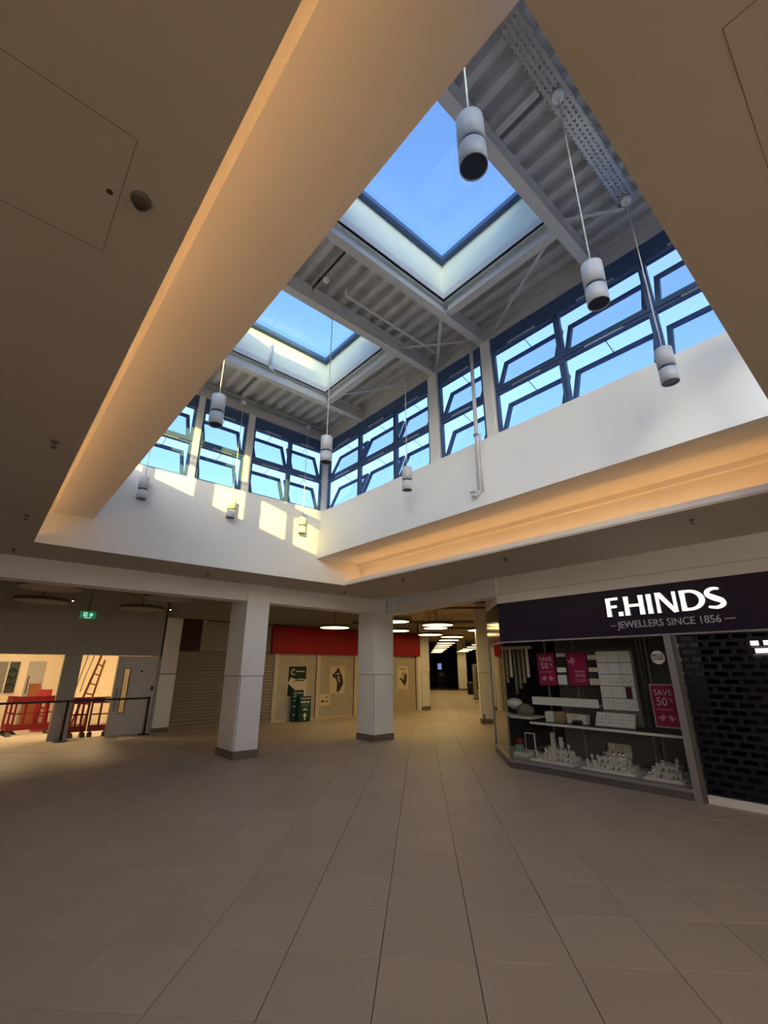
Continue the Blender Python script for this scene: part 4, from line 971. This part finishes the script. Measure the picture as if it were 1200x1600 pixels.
# hanging chains and the bust by the side window
bm = BM(); box(bm, 8.55, 8.62, 5.30, 6.04, 2.10, 2.16); single('chain_rail', bm, 'display_cream', 'rail holding hanging chains by the side window', 'rail')
for k in range(7):
    y = 5.38 + 0.10 * k; L = 0.55 + 0.11 * ((k * 5) % 4)
    t = thing('hanging_chain', '%s hanging chain display counted from the front, by the side window' % ORD[k], 'chain', (8.56, y, 2.1 - L), 0, 'hanging chains by the side window')
    bm = BM(); box(bm, 8.53, 8.548, y - 0.028, y + 0.028, 2.1 - L, 2.1); part('strip', bm, ('display_cream', 'tan_leather', 'shop_grey', 'taupe_fabric')[k % 4], t)
    bm = BM()
    for j in range(int(L / 0.03)): ball(bm, (8.522, y + 0.012 * (-1) ** j, 2.08 - 0.03 * j), 0.008, 5, 3)
    part('chain', bm, ('silver', 'gold')[k % 2], t)
bm = BM(); prism(bm, [(8.28, 5.25), (8.85, 5.25), (8.90, 6.28), (8.28, 5.72)], 'z', 0.80, 0.83); single('corner_shelf', bm, 'display_white', 'white shelf in the window corner carrying a taupe cushion', 'shelf')
t = thing('jewellery_cushion', 'rounded taupe bust cushion on the corner shelf', 'cushion', (8.55, 5.55, 0.83))
bm = BM(); ball(bm, (8.58, 5.55, 0.93), 0.17, 18, 10, 0.72); bmesh.ops.bisect_plane(bm, geom=bm.verts[:] + bm.edges[:] + bm.faces[:], plane_co=(0, 0, 0.831), plane_no=(0, 0, -1), clear_outer=True); part('body', bm, 'taupe_fabric', t)
bm = BM(); box(bm, 8.40, 8.44, 5.66, 5.78, 0.86, 0.95); part('black_tag', bm, 'black', t)
bm = BM(); ball(bm, (8.78, 5.93, 1.03), 0.17, 16, 8, 0.6); cyl(bm, (8.78, 5.93, 0.83), (8.78, 5.93, 1.0), 0.06, 12); single('pale_bust', bm, 'display_white', 'pale draped bust behind the taupe cushion', 'bust')

# ================================================================== RED SHOP WITH POSTERS
t = thing('shop_fascia', 'wide plain dark red fascia over the papered shopfront', 'sign', (11.3, YW - 0.1, 2.2))
b = BM(); box(b, 7.70, 14.92, YW - 0.16, YW, 2.205, 3.14); bmesh.ops.bevel(b, geom=[e for e in b.edges if abs((e.verts[0].co - e.verts[1].co).x) > 3], offset=0.03, segments=2, affect='EDGES'); part('panel', b, 'red_fascia', t)
part('top_capping', BX(7.69, 14.93, YW - 0.17, YW, 3.141, 3.165), 'maroon', t)
t = thing('shopfront', 'papered-over shopfront with cream frames under the red fascia', 'shopfront', (11.3, YW, 0))
EDG = [7.90, 9.62, 11.36, 13.04, 14.76]
for x in EDG: part('mullion', BX(x, x + (0.15 if x < 14 else 0.10), YW - 0.05, YW + 0.03, 0.0, 2.204), 'cream_frame', t)
for x0, x1 in zip(EDG[:-1], EDG[1:]):
    part('bottom_rail', BX(x0 + 0.151, x1 - 0.001, YW - 0.03, YW + 0.02, 0.0, 0.06), 'cream_frame', t)
    o = part('pane', BX(x0 + 0.151, x1 - 0.001, YW - 0.004, YW + 0.004, 0.061, 2.204), 'vinyl', t, label='whitewashed shop pane')
part('edge_seal', BX(9.608, 9.619, YW - 0.03, YW + 0.02, 0.0, 2.204), 'joint_dark', t)
part('edge_seal', BX(11.345, 11.356, YW - 0.03, YW + 0.02, 0.0, 2.204), 'joint_dark', t)
part('edge_seal', BX(14.745, 14.757, YW - 0.03, YW + 0.02, 0.0, 2.204), 'joint_dark', t)
WM = lambda x, z, y=YW - 0.01: frame((x, y, z), (1, 0, 0), (0, 0, 1))
def paper(label, x0, x1, z0, z1, m):
    t = thing('wall_poster', label, 'poster', ((x0 + x1) / 2, YW - 0.01, z0), 0, 'posters on the papered shopfront')
    M = WM(x0, z0); w, h = x1 - x0, z1 - z0
    bm = BM(); box(bm, -0.025, w + 0.025, -0.025, h + 0.025, 0, 0.002, M); part('sheet', bm, 'print_cream', t)
    if m:
        bm = BM(); box(bm, 0, w, 0, h, 0.0022, 0.003, M); part('print', bm, m, t)
    return t, M, w, h
t, M, w, h = paper('green poster with a pale diagonal band behind the green totem', 8.47, 9.20, 0.80, 1.79, 'green_dark')
bm = BM(); prism(bm, [(0, 0.42 * h), (0.15 * w, 0.62 * h), (0.45 * w, 0.55 * h), (0.75 * w, 0.58 * h), (w, 0.55 * h), (w, 0.0), (0.78 * w, 0.0), (0.5 * w, 0.16 * h)], 'z', 0.0031, 0.004, M); part('pale_band', bm, 'print_cream', t)
bm = BM(); prism(bm, [(0.15 * w, 0.44 * h), (0.45 * w, 0.53 * h), (0.9 * w, 0.54 * h), (0.9 * w, 0.5 * h), (0.45 * w, 0.49 * h)], 'z', 0.0041, 0.005, M); part('dark_stroke', bm, 'print_brown', t)
bm = BM()
for k in range(14):
    a0, a1 = math.radians(40 + k * 20), math.radians(60 + k * 20); c = (0.27 * w, 0.80 * h)
    prism(bm, [(c[0] + .14 * w * math.cos(a0), c[1] + .14 * w * math.sin(a0)), (c[0] + .14 * w * math.cos(a1), c[1] + .14 * w * math.sin(a1)), (c[0] + .085 * w * math.cos(a1), c[1] + .085 * w * math.sin(a1)), (c[0] + .085 * w * math.cos(a0), c[1] + .085 * w * math.sin(a0))], 'z', 0.0031, 0.004, M)
prism(bm, [(0.42 * w, 0.80 * h), (0.88 * w, 0.80 * h), (0.88 * w, 0.845 * h), (0.42 * w, 0.845 * h)], 'z', 0.0031, 0.004, M)
part('emblem', bm, 'text_grey', t)
t, M, w, h = paper('cream poster with a dark figure, on the middle papered pane', 10.26, 10.90, 0.86, 1.77, None)
bm = BM()
prism(bm, [(x * w, y * h) for x, y in ((0.12, 0.70), (0.30, 0.78), (0.42, 0.86), (0.50, 0.97), (0.62, 0.93), (0.68, 0.82), (0.86, 0.62), (0.93, 0.35), (0.80, 0.18), (0.62, 0.02), (0.46, 0.02), (0.48, 0.38), (0.36, 0.55), (0.16, 0.60))], 'z', 0.0022, 0.003, M); part('figure_print', bm, 'print_brown', t)
bm = BM(); prism(bm, [(x * w, y * h) for x, y in ((0.36, 0.73), (0.66, 0.76), (0.66, 0.72), (0.36, 0.69))], 'z', 0.0031, 0.004, M); prism(bm, [(x * w, y * h) for x, y in ((0.50, 0.62), (0.60, 0.68), (0.66, 0.42), (0.58, 0.40))], 'z', 0.0031, 0.004, M); part('pale_stroke', bm, 'text_grey', t)
t, M, w, h = paper('cream poster with a posy of brown shapes, right of the second column', 13.69, 14.27, 0.92, 1.77, None)
bm = BM(); prism(bm, [(x * w, y * h) for x, y in ((0.12, 0.34), (0.30, 0.42), (0.42, 0.30), (0.66, 0.10), (0.86, 0.28), (0.92, 0.55), (0.80, 0.76), (0.66, 0.60), (0.58, 0.40), (0.44, 0.44), (0.28, 0.52))], 'z', 0.0022, 0.003, M); part('dark_print', bm, 'print_brown', t)
bm = BM(); prism(bm, [(x * w, y * h) for x, y in ((0.34, 0.62), (0.50, 0.78), (0.70, 0.76), (0.66, 0.55), (0.5, 0.48))], 'z', 0.0031, 0.004, M); part('pale_print', bm, 'print_skin', t)
bm = BM(); box(bm, 0.15 * w, 0.85 * w, 0.90 * h, 0.93 * h, 0.0022, 0.003, M); box(bm, 0.35 * w, 0.65 * w, 0.85 * h, 0.87 * h, 0.0022, 0.003, M); part('lettering', bm, 'print_brown', t)
t, M, w, h = paper('small pale notice low on the middle papered pane', 9.84, 10.26, 0.47, 0.79, None)
bm = BM(); box(bm, 0.1 * w, 0.36 * w, 0.25 * h, 0.45 * h, 0.0022, 0.003, M); box(bm, 0.4 * w, 0.9 * w, 0.28 * h, 0.38 * h, 0.0022, 0.003, M); box(bm, 0.5 * w, 0.9 * w, 0.7 * h, 0.78 * h, 0.0022, 0.003, M); part('lettering', bm, 'print_brown', t)
# green totem: two boards
t = thing('sign_totem', 'dark green free-standing sign with a white up arrow before the posters', 'sign', (8.85, 14.6, 0))
part('rear_board', BX(8.56, 8.99, 14.66, 14.76, 0.0, 1.0), 'green_board', t)
o = part('front_board', BX(8.72, 9.17, 14.44, 14.58, 0.0, 0.80), 'green_board', t)
FM = frame((8.72, 14.439, 0), (1, 0, 0), (0, 0, 1))
bm = BM(); prism(bm, [(0.20, 0.06), (0.25, 0.06), (0.25, 0.19), (0.32, 0.17), (0.225, 0.29), (0.13, 0.17), (0.20, 0.19)], 'z', 0, 0.003, FM); part('arrow', bm, 'display_white', o)
bm = BM(); text_into(bm, 'POP-UP', 0.10, FM @ Matrix.Translation((0.225, 0.62, 0)), 0.002, off=0.004); text_into(bm, 'HERE', 0.075, FM @ Matrix.Translation((0.225, 0.385, 0)), 0.002, off=0.003); box(bm, 0.03, 0.42, 0.725, 0.75, 0, 0.002, FM); part('lettering', bm, 'display_white', o)
bm = BM(); box(bm, 0.08, 0.36, 0.53, 0.545, 0, 0.002, FM); box(bm, 0.08, 0.36, 0.485, 0.498, 0, 0.002, FM); part('green_lines', bm, 'mint', o)
RM = frame((8.56, 14.659, 0), (1, 0, 0), (0, 0, 1))
bm = BM()
for k in range(14):
    a0, a1 = math.radians(40 + k * 20), math.radians(60 + k * 20); c = (0.11, 0.89)
    prism(bm, [(c[0] + .06 * math.cos(a0), c[1] + .06 * math.sin(a0)), (c[0] + .06 * math.cos(a1), c[1] + .06 * math.sin(a1)), (c[0] + .035 * math.cos(a1), c[1] + .035 * math.sin(a1)), (c[0] + .035 * math.cos(a0), c[1] + .035 * math.sin(a0))], 'z', 0, 0.002, RM)
part('emblem', bm, 'text_grey', t)
for a_ in ((0.17, 0.39, 0.89, 0.925), (0.04, 0.14, 0.77, 0.80), (0.04, 0.13, 0.66, 0.69), (0.04, 0.13, 0.46, 0.50), (0.03, 0.13, 0.2, 0.24)):
    bm = BM(); box(bm, *a_, 0, 0.002, RM); part('print_line', bm, 'text_grey', t)

# ================================================================== SHUTTERED SHOP
t = thing('roller_shutter', 'closed grey-brown slatted roller shutter behind the first column', 'shutter', (6.2, YW, 0))
sm = BM(); prism(sm, [(YW + 0.03, 0.0), (YW + 0.012, 0.02), (YW + 0.005, 0.05), (YW + 0.012, 0.08), (YW + 0.03, 0.094)], 'x', 4.66, 7.88)
s0 = part('slat', sm, 'shutter_grey', t); s0.location.z += 0.12
for k in range(1, 22):
    o = s0.copy(); COL.objects.link(o); o.location.z = s0.location.z + 0.0955 * k
part('bottom_rail', BX(4.66, 7.88, YW - 0.02, YW + 0.04, 0.0, 0.12), 'shutter_grey', t)
part('curtain_back', BX(4.66, 7.88, YW + 0.031, YW + 0.05, 0.12, 2.235), 'joint_dark', t)
t = thing('blank_fascia', 'half-stripped shop fascia, maroon end and bare cream panel', 'sign', (6.2, YW, 2.235))
part('maroon_panel', BX(4.665, 5.27, YW - 0.03, YW + 0.05, 2.236, 3.185), 'maroon', t); part('bare_panel', BX(5.275, 7.688, YW - 0.02, YW + 0.05, 2.236, 3.15), 'grey_wall', t)
part('top_wire', BX(5.275, 7.688, YW - 0.03, YW + 0.02, 3.155, 3.185), 'joint_dark', t)

# ================================================================== EXIT SIGN
t = thing('exit_sign', 'small green illuminated exit sign hanging from the dark ceiling', 'sign', (1.93, 13.6, 2.90))
b = BM(); box(b, 1.76, 2.10, 13.58, 13.62, 2.90, 3.08); part('panel', b, 'exit_green', t)
EM = frame((1.76, 13.579, 2.90), (1, 0, 0), (0, 0, 1))
bm = BM(); ring(bm, 0.07, 0.15, 0.045, 0.15, 0.085, 0.135, 0.045, 0.135, 0, 0.002, EM); prism(bm, [(0.095, 0.05), (0.115, 0.05), (0.125, 0.10), (0.10, 0.12)], 'z', 0, 0.002, EM); part('door_pictogram', bm, 'exit_white', t)
bm = BM(); prism(bm, [(0.225, 0.045), (0.25, 0.045), (0.25, 0.085), (0.285, 0.085), (0.2375, 0.145), (0.19, 0.085), (0.225, 0.085)], 'z', 0, 0.002, EM); part('arrow', bm, 'exit_white', t)
bm = BM(); box(bm, 0.10, 0.24, 0.012, 0.028, 0, 0.002, EM); part('caption', bm, 'exit_white', t)
bm = BM(); cyl(bm, (1.93, 13.6, 3.08), (1.93, 13.6, 3.95), 0.012, 8); part('rod', bm, 'disc_rim', t)

# ================================================================== LIT ROOM BEHIND THE OPENINGS
b = BM(); box(b, -1.2, 5.0, 18.6, 18.75, 0, 2.9); box(b, -1.35, -1.2, 15.05, 18.75, 0, 2.9); box(b, 5.0, 5.15, 15.05, 18.75, 0, 2.9)
struct('wall_room', b, 'room_cream', 'cream walls of the lit room behind the openings')
b = BM(); box(b, -1.2, 5.0, 15.05, 18.6, 2.8, 2.9); struct('ceiling_room', b, 'room_cream', 'cream ceiling of the lit room')
b = BM(); box(b, 2.30, 2.42, 16.6, 18.6, 0, 2.8); struct('wall_room_partition', b, 'room_cream', 'cream partition in the lit room')
b = BM(); box(b, 1.35, 1.80, 18.55, 18.6, 0, 1.93); struct('door_2', b, 'hoarding', 'pale door at the back of the lit room')
for x, y, lb in ((1.0, 16.6, 'bright square ceiling light in the left of the lit room'), (3.3, 16.4, 'bright square ceiling light above the ladder')):
    t = thing('ceiling_light', lb, 'light', (x, y, 2.8), 0, 'square lights in the lit room')
    b = BM(); ring(b, x - 0.32, x + 0.32, y - 0.32, y + 0.32, x - 0.29, x + 0.29, y - 0.29, y + 0.29, 2.775, 2.799); part('frame', b, 'white_paint', t); part('diffuser', BX(x - 0.29, x + 0.29, y - 0.29, y + 0.29, 2.785, 2.795), 'room_lamp', t)
t = struct('window_90', BX(0.55, 1.17, 18.57, 18.6, 0.98, 1.95), 'cream_frame', 'cream framed window at the back of the lit room')
part('pane', BX(0.60, 0.84, 18.55, 18.569, 1.02, 1.91), 'shop_grey', t); part('pane', BX(0.88, 1.13, 18.55, 18.569, 1.02, 1.91), 'shop_dark', t)
b = BM()
for k in range(9): ball(b, (0.92 + 0.08 * (k % 3), 18.53, 1.25 + 0.2 * (k // 3) + 0.05 * (k % 2)), 0.04, 8, 5)
single('foliage_print', b, 'green_dark', 'dark leafy plant seen against the back-room window', 'plant')
part('handle', BX(1.40, 1.43, 18.53, 18.549, 1.0, 1.5), 'maroon', bpy.data.objects['door_2'])
# red barriers
def barrier(label, x0, x1, y, rz=0.0, cols=2, white=False):
    """chapter-8 style plastic barrier, built along x from its left end"""
    t = thing('safety_barrier', label, 'barrier', ((x0 + x1) / 2, y, 0), rz, 'red plastic safety barriers')
    w = x1 - x0; d = 0.02; hx = w / 2
    def L(name, m, *boxes):
        bm = BM()
        for a in boxes: box(bm, a[0] - hx, a[1] - hx, -d, d, a[2], a[3])
        return part(name, bm, m, t, local=True)
    L('top_board', 'barrier_red', (0, w, 0.82, 0.98)); L('bottom_board', 'barrier_red', (0, w, 0.13, 0.28))
    for k in range(cols + 1):
        x = (w - 0.05) * k / cols; L('upright', 'barrier_red', (x, x + 0.05, 0.281, 0.819))
    L('mid_rail', 'barrier_red', (0.051, w - 0.051, 0.53, 0.565))
    if white: L('reflective_strip', 'reflective_white', (w * 0.62, w * 0.97, 0.86, 0.95)).location.y = -0.022
    for x in (0.05, w - 0.09):
        bm = BM(); box(bm, x - hx - 0.0, x - hx + 0.05, -0.02, 0.02, 0.0, 0.13); part('leg', bm, 'barrier_red', t, local=True)
        bm = BM(); prism(bm, [(-0.17, 0.0), (0.17, 0.0), (0.05, 0.10), (-0.05, 0.10)], 'x', x - hx - 0.03, x - hx + 0.08); part('foot', bm, 'barrier_foot', t, local=True)
    return t
barrier('red plastic barrier seen at a slant in the left opening, on a black foot', 1.02, 2.05, 16.7, math.radians(8), 3)
barrier('red plastic barrier folded at the end of the slanted one', 0.86, 1.30, 17.1, math.radians(-62), 2)
barrier('red plastic barrier on the left of the pair across the doorway', 2.24, 2.66, 15.25, 0.0, 3)
barrier('red plastic barrier on the right of the pair, with pale reflective strip', 2.68, 3.16, 15.18, math.radians(-8), 2, True)
for k_, lb in enumerate(('folded red barrier panel leaning behind the slanted barrier, front of three', 'folded red barrier panel leaning behind the slanted barrier, middle of three', 'folded red barrier panel leaning behind the slanted barrier, rear of three')):
    M_ = Matrix.Translation((1.62 + 0.05 * k_, 17.25 + 0.07 * k_, 0.0)) @ Matrix.Rotation(math.radians(-14 - 3 * k_), 4, 'X') @ Matrix.Rotation(math.radians(90), 4, 'X')
    t = thing('folded_barrier', lb, 'barrier', (1.75, 17.25 + 0.07 * k_, 0), 0, 'folded barrier panels')
    bm = BM(); ring(bm, 0, 0.30, 0.03, 1.12 + 0.03 * k_, 0.05, 0.25, 0.2, 0.9, -0.015, 0.015, M_); part('frame', bm, 'deep_red', t)
    for z_ in (0.40, 0.62): bm = BM(); box(bm, 0.05, 0.25, z_, z_ + 0.05, -0.012, 0.012, M_); part('bar', bm, 'deep_red', t)
bm = BM(); box(bm, 1.48, 1.72, 18.2, 18.45, 0.9, 1.25); box(bm, 1.46, 1.74, 18.18, 18.47, 1.25, 1.27); box(bm, 1.4, 1.8, 18.15, 18.5, 0.0, 0.9); single('cardboard_box', bm, 'ladder_metal', 'brown box standing against the back-room door', 'box')
# ladder
t = thing('step_ladder', 'orange step ladder leaning open behind the doorway', 'ladder', (2.7, 15.9, 0))
def rail(p0, p1, r, name, m):
    bm = BM(); p0, p1 = Vector(p0), Vector(p1); d = (p1 - p0).normalized(); u = d.cross(Vector((0, 1, 0))).normalized(); v = d.cross(u); M = Matrix.Identity(4)
    for i in range(3): M[i][0] = u[i]; M[i][1] = v[i]; M[i][2] = d[i]; M[i][3] = p0[i]
    box(bm, -r, r, -r * 0.6, r * 0.6, 0, (p1 - p0).length, M); part(name, bm, m, t)
rail((2.32, 15.75, 0.0), (2.86, 15.95, 2.25), 0.028, 'rail', 'ladder_metal'); rail((2.62, 15.70, 0.0), (2.93, 15.95, 1.95), 0.026, 'rail', 'ladder_orange')
rail((2.42, 16.25, 0.0), (2.86, 16.05, 2.25), 0.022, 'rear_rail', 'ladder_orange')
for k in range(1, 8):
    f = k / 8.5; a = Vector((2.32, 15.75, 0)).lerp(Vector((2.86, 15.95, 2.25)), f); c = Vector((2.62, 15.70, 0)).lerp(Vector((2.93, 15.95, 1.95)), f * 1.1)
    bm = BM(); cyl(bm, a, c, 0.018, 8); part('rung', bm, 'ladder_metal', t)
for k, (pts, lb) in enumerate((([(2.45, 15.6, 2.75), (2.42, 15.6, 2.0), (2.33, 15.6, 1.4), (2.26, 15.6, 0.9)], 'thin dark cable hanging in the doorway, left of two'), ([(2.60, 15.65, 2.75), (2.58, 15.65, 2.0), (2.47, 15.65, 1.5), (2.42, 15.65, 1.1)], 'thin dark cable hanging in the doorway, right of two'))):
    rod('hanging_cable', pts, 0.009, 'print_brown', lb, 'cable', 'cables in the doorway')
# belt barrier posts
def belt_post(x, y, label):
    t = thing('belt_post', label, 'post', (x, y, 0), 0, 'black belt barrier posts')
    bm = BM(); lathe(bm, [(0, 0), (0.16, 0), (0.16, 0.012), (0.06, 0.03), (0.03, 0.035), (0, 0.035)], seg=24); part('base', bm, 'black', t, local=True)
    bm = BM(); cyl(bm, (0, 0, 0.03), (0, 0, 0.90), 0.03, 16); part('tube', bm, 'black', t, local=True)
    bm = BM(); cyl(bm, (0, 0, 0.90), (0, 0, 0.965), 0.034, 16); part('belt_head', bm, 'black', t, local=True)
belt_post(2.05, 14.62, 'black belt post in front of the pier between the two openings'); belt_post(3.98, 14.70, 'black belt post in front of the grey door'); belt_post(-0.4, 14.55, 'black belt post out at the far left')
for (x0, y0, x1, y1, lb) in ((2.05, 14.62, 3.98, 14.70, 'black belt stretched across the narrow doorway'), (-0.4, 14.55, 2.05, 14.62, 'black belt stretched across the wide left opening')):
    bm = BM(); prism(bm, [(x0 + 0.035, y0 - 0.002), (x1 - 0.035, y1 - 0.002), (x1 - 0.035, y1 + 0.002), (x0 + 0.035, y0 + 0.002)], 'z', 0.905, 0.955); single('barrier_belt', bm, 'black', lb, 'belt', 'barrier belts')

# ================================================================== CORRIDOR
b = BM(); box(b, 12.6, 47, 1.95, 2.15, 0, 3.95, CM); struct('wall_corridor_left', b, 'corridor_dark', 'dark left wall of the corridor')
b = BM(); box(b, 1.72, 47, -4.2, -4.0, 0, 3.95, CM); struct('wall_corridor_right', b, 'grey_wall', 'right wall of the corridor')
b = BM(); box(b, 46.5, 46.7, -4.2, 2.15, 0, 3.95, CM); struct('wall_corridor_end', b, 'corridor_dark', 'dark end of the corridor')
b = BM(); box(b, 14.92, 15.1, YW, YW + 0.6, 0, 4.0); struct('wall_corner', b, 'white_paint', 'wall corner beyond the red shop')
t = thing('info_kiosk', 'tall grey kiosk standing at the right of the corridor', 'kiosk', CP(19.4, -1.75))
b = BM(); box(b, 19.15, 19.6, -2.1, -1.5, 0, 1.95, CM); part('cabinet', b, 'jewel_frame', t)
b = BM(); box(b, 19.13, 19.149, -2.02, -1.68, 0.55, 1.85, CM); part('screen', b, 'black', t)
b = BM(); box(b, 19.10, 19.65, -2.15, -1.45, 0, 0.08, CM); part('plinth', b, 'jewel_kerb', t)
t = thing('litter_bin', 'small dark litter bin beyond the kiosk in the corridor', 'bin', CP(24.6, -1.85))
p = CP(24.6, -1.85)
bm = BM(); lathe(bm, [(0, 0), (0.22, 0), (0.24, 0.75), (0.20, 0.80), (0, 0.80)], p, 20); part('body', bm, 'black', t)
bm = BM(); lathe(bm, [(0.24, 0.75), (0.26, 0.76), (0.26, 0.79), (0.2, 0.801)], p, 20); part('rim', bm, 'jewel_frame', t)
t = thing('display_totem', 'dark totem with a faint blue screen at the unlit corridor end', 'totem', CP(41, -0.55))
b = BM(); box(b, 41, 41.4, -1.0, -0.1, 0, 1.25, CM); part('base', b, 'black', t)
b = BM(); box(b, 41, 41.3, -0.85, -0.35, 1.25, 2.3, CM); part('screen_housing', b, 'black', t)
b = BM(); box(b, 40.98, 40.999, -0.6, -0.2, 1.6, 2.2, CM); part('screen', b, 'screen_blue', t)
b = BM(); box(b, 40.98, 40.999, -0.8, -0.3, 0.95, 1.25, CM); part('white_panel', b, 'display_white', t)
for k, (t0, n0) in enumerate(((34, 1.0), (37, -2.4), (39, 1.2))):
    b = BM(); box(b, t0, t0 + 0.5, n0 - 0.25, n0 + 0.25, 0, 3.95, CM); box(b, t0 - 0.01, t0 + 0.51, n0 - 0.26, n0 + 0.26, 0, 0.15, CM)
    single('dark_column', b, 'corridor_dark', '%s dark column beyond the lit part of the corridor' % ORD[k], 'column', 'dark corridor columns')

# ================================================================== FILL LAMPS ADDED BEHIND THE VIEWER (unseen, brighter than the round lights)
k = 0
for x, y in ((-8.5, -8.5), (-4.5, -8.5), (-0.5, -8.5), (3.5, -8.5), (-8.5, -4.5), (-4.5, -4.5), (-0.5, -4.5), (3.5, -4.5)):
    disc('added fill lamp behind the viewer, %s from the left, %s' % ({-8.5: 'first', -4.5: 'second', -0.5: 'third', 3.5: 'fourth'}[x], {-8.5: 'rearmost row', -4.5: 'nearer row'}[y]), x, y, True, 3.28, 0.5, 'fill_glow', 0.16)
    k += 1
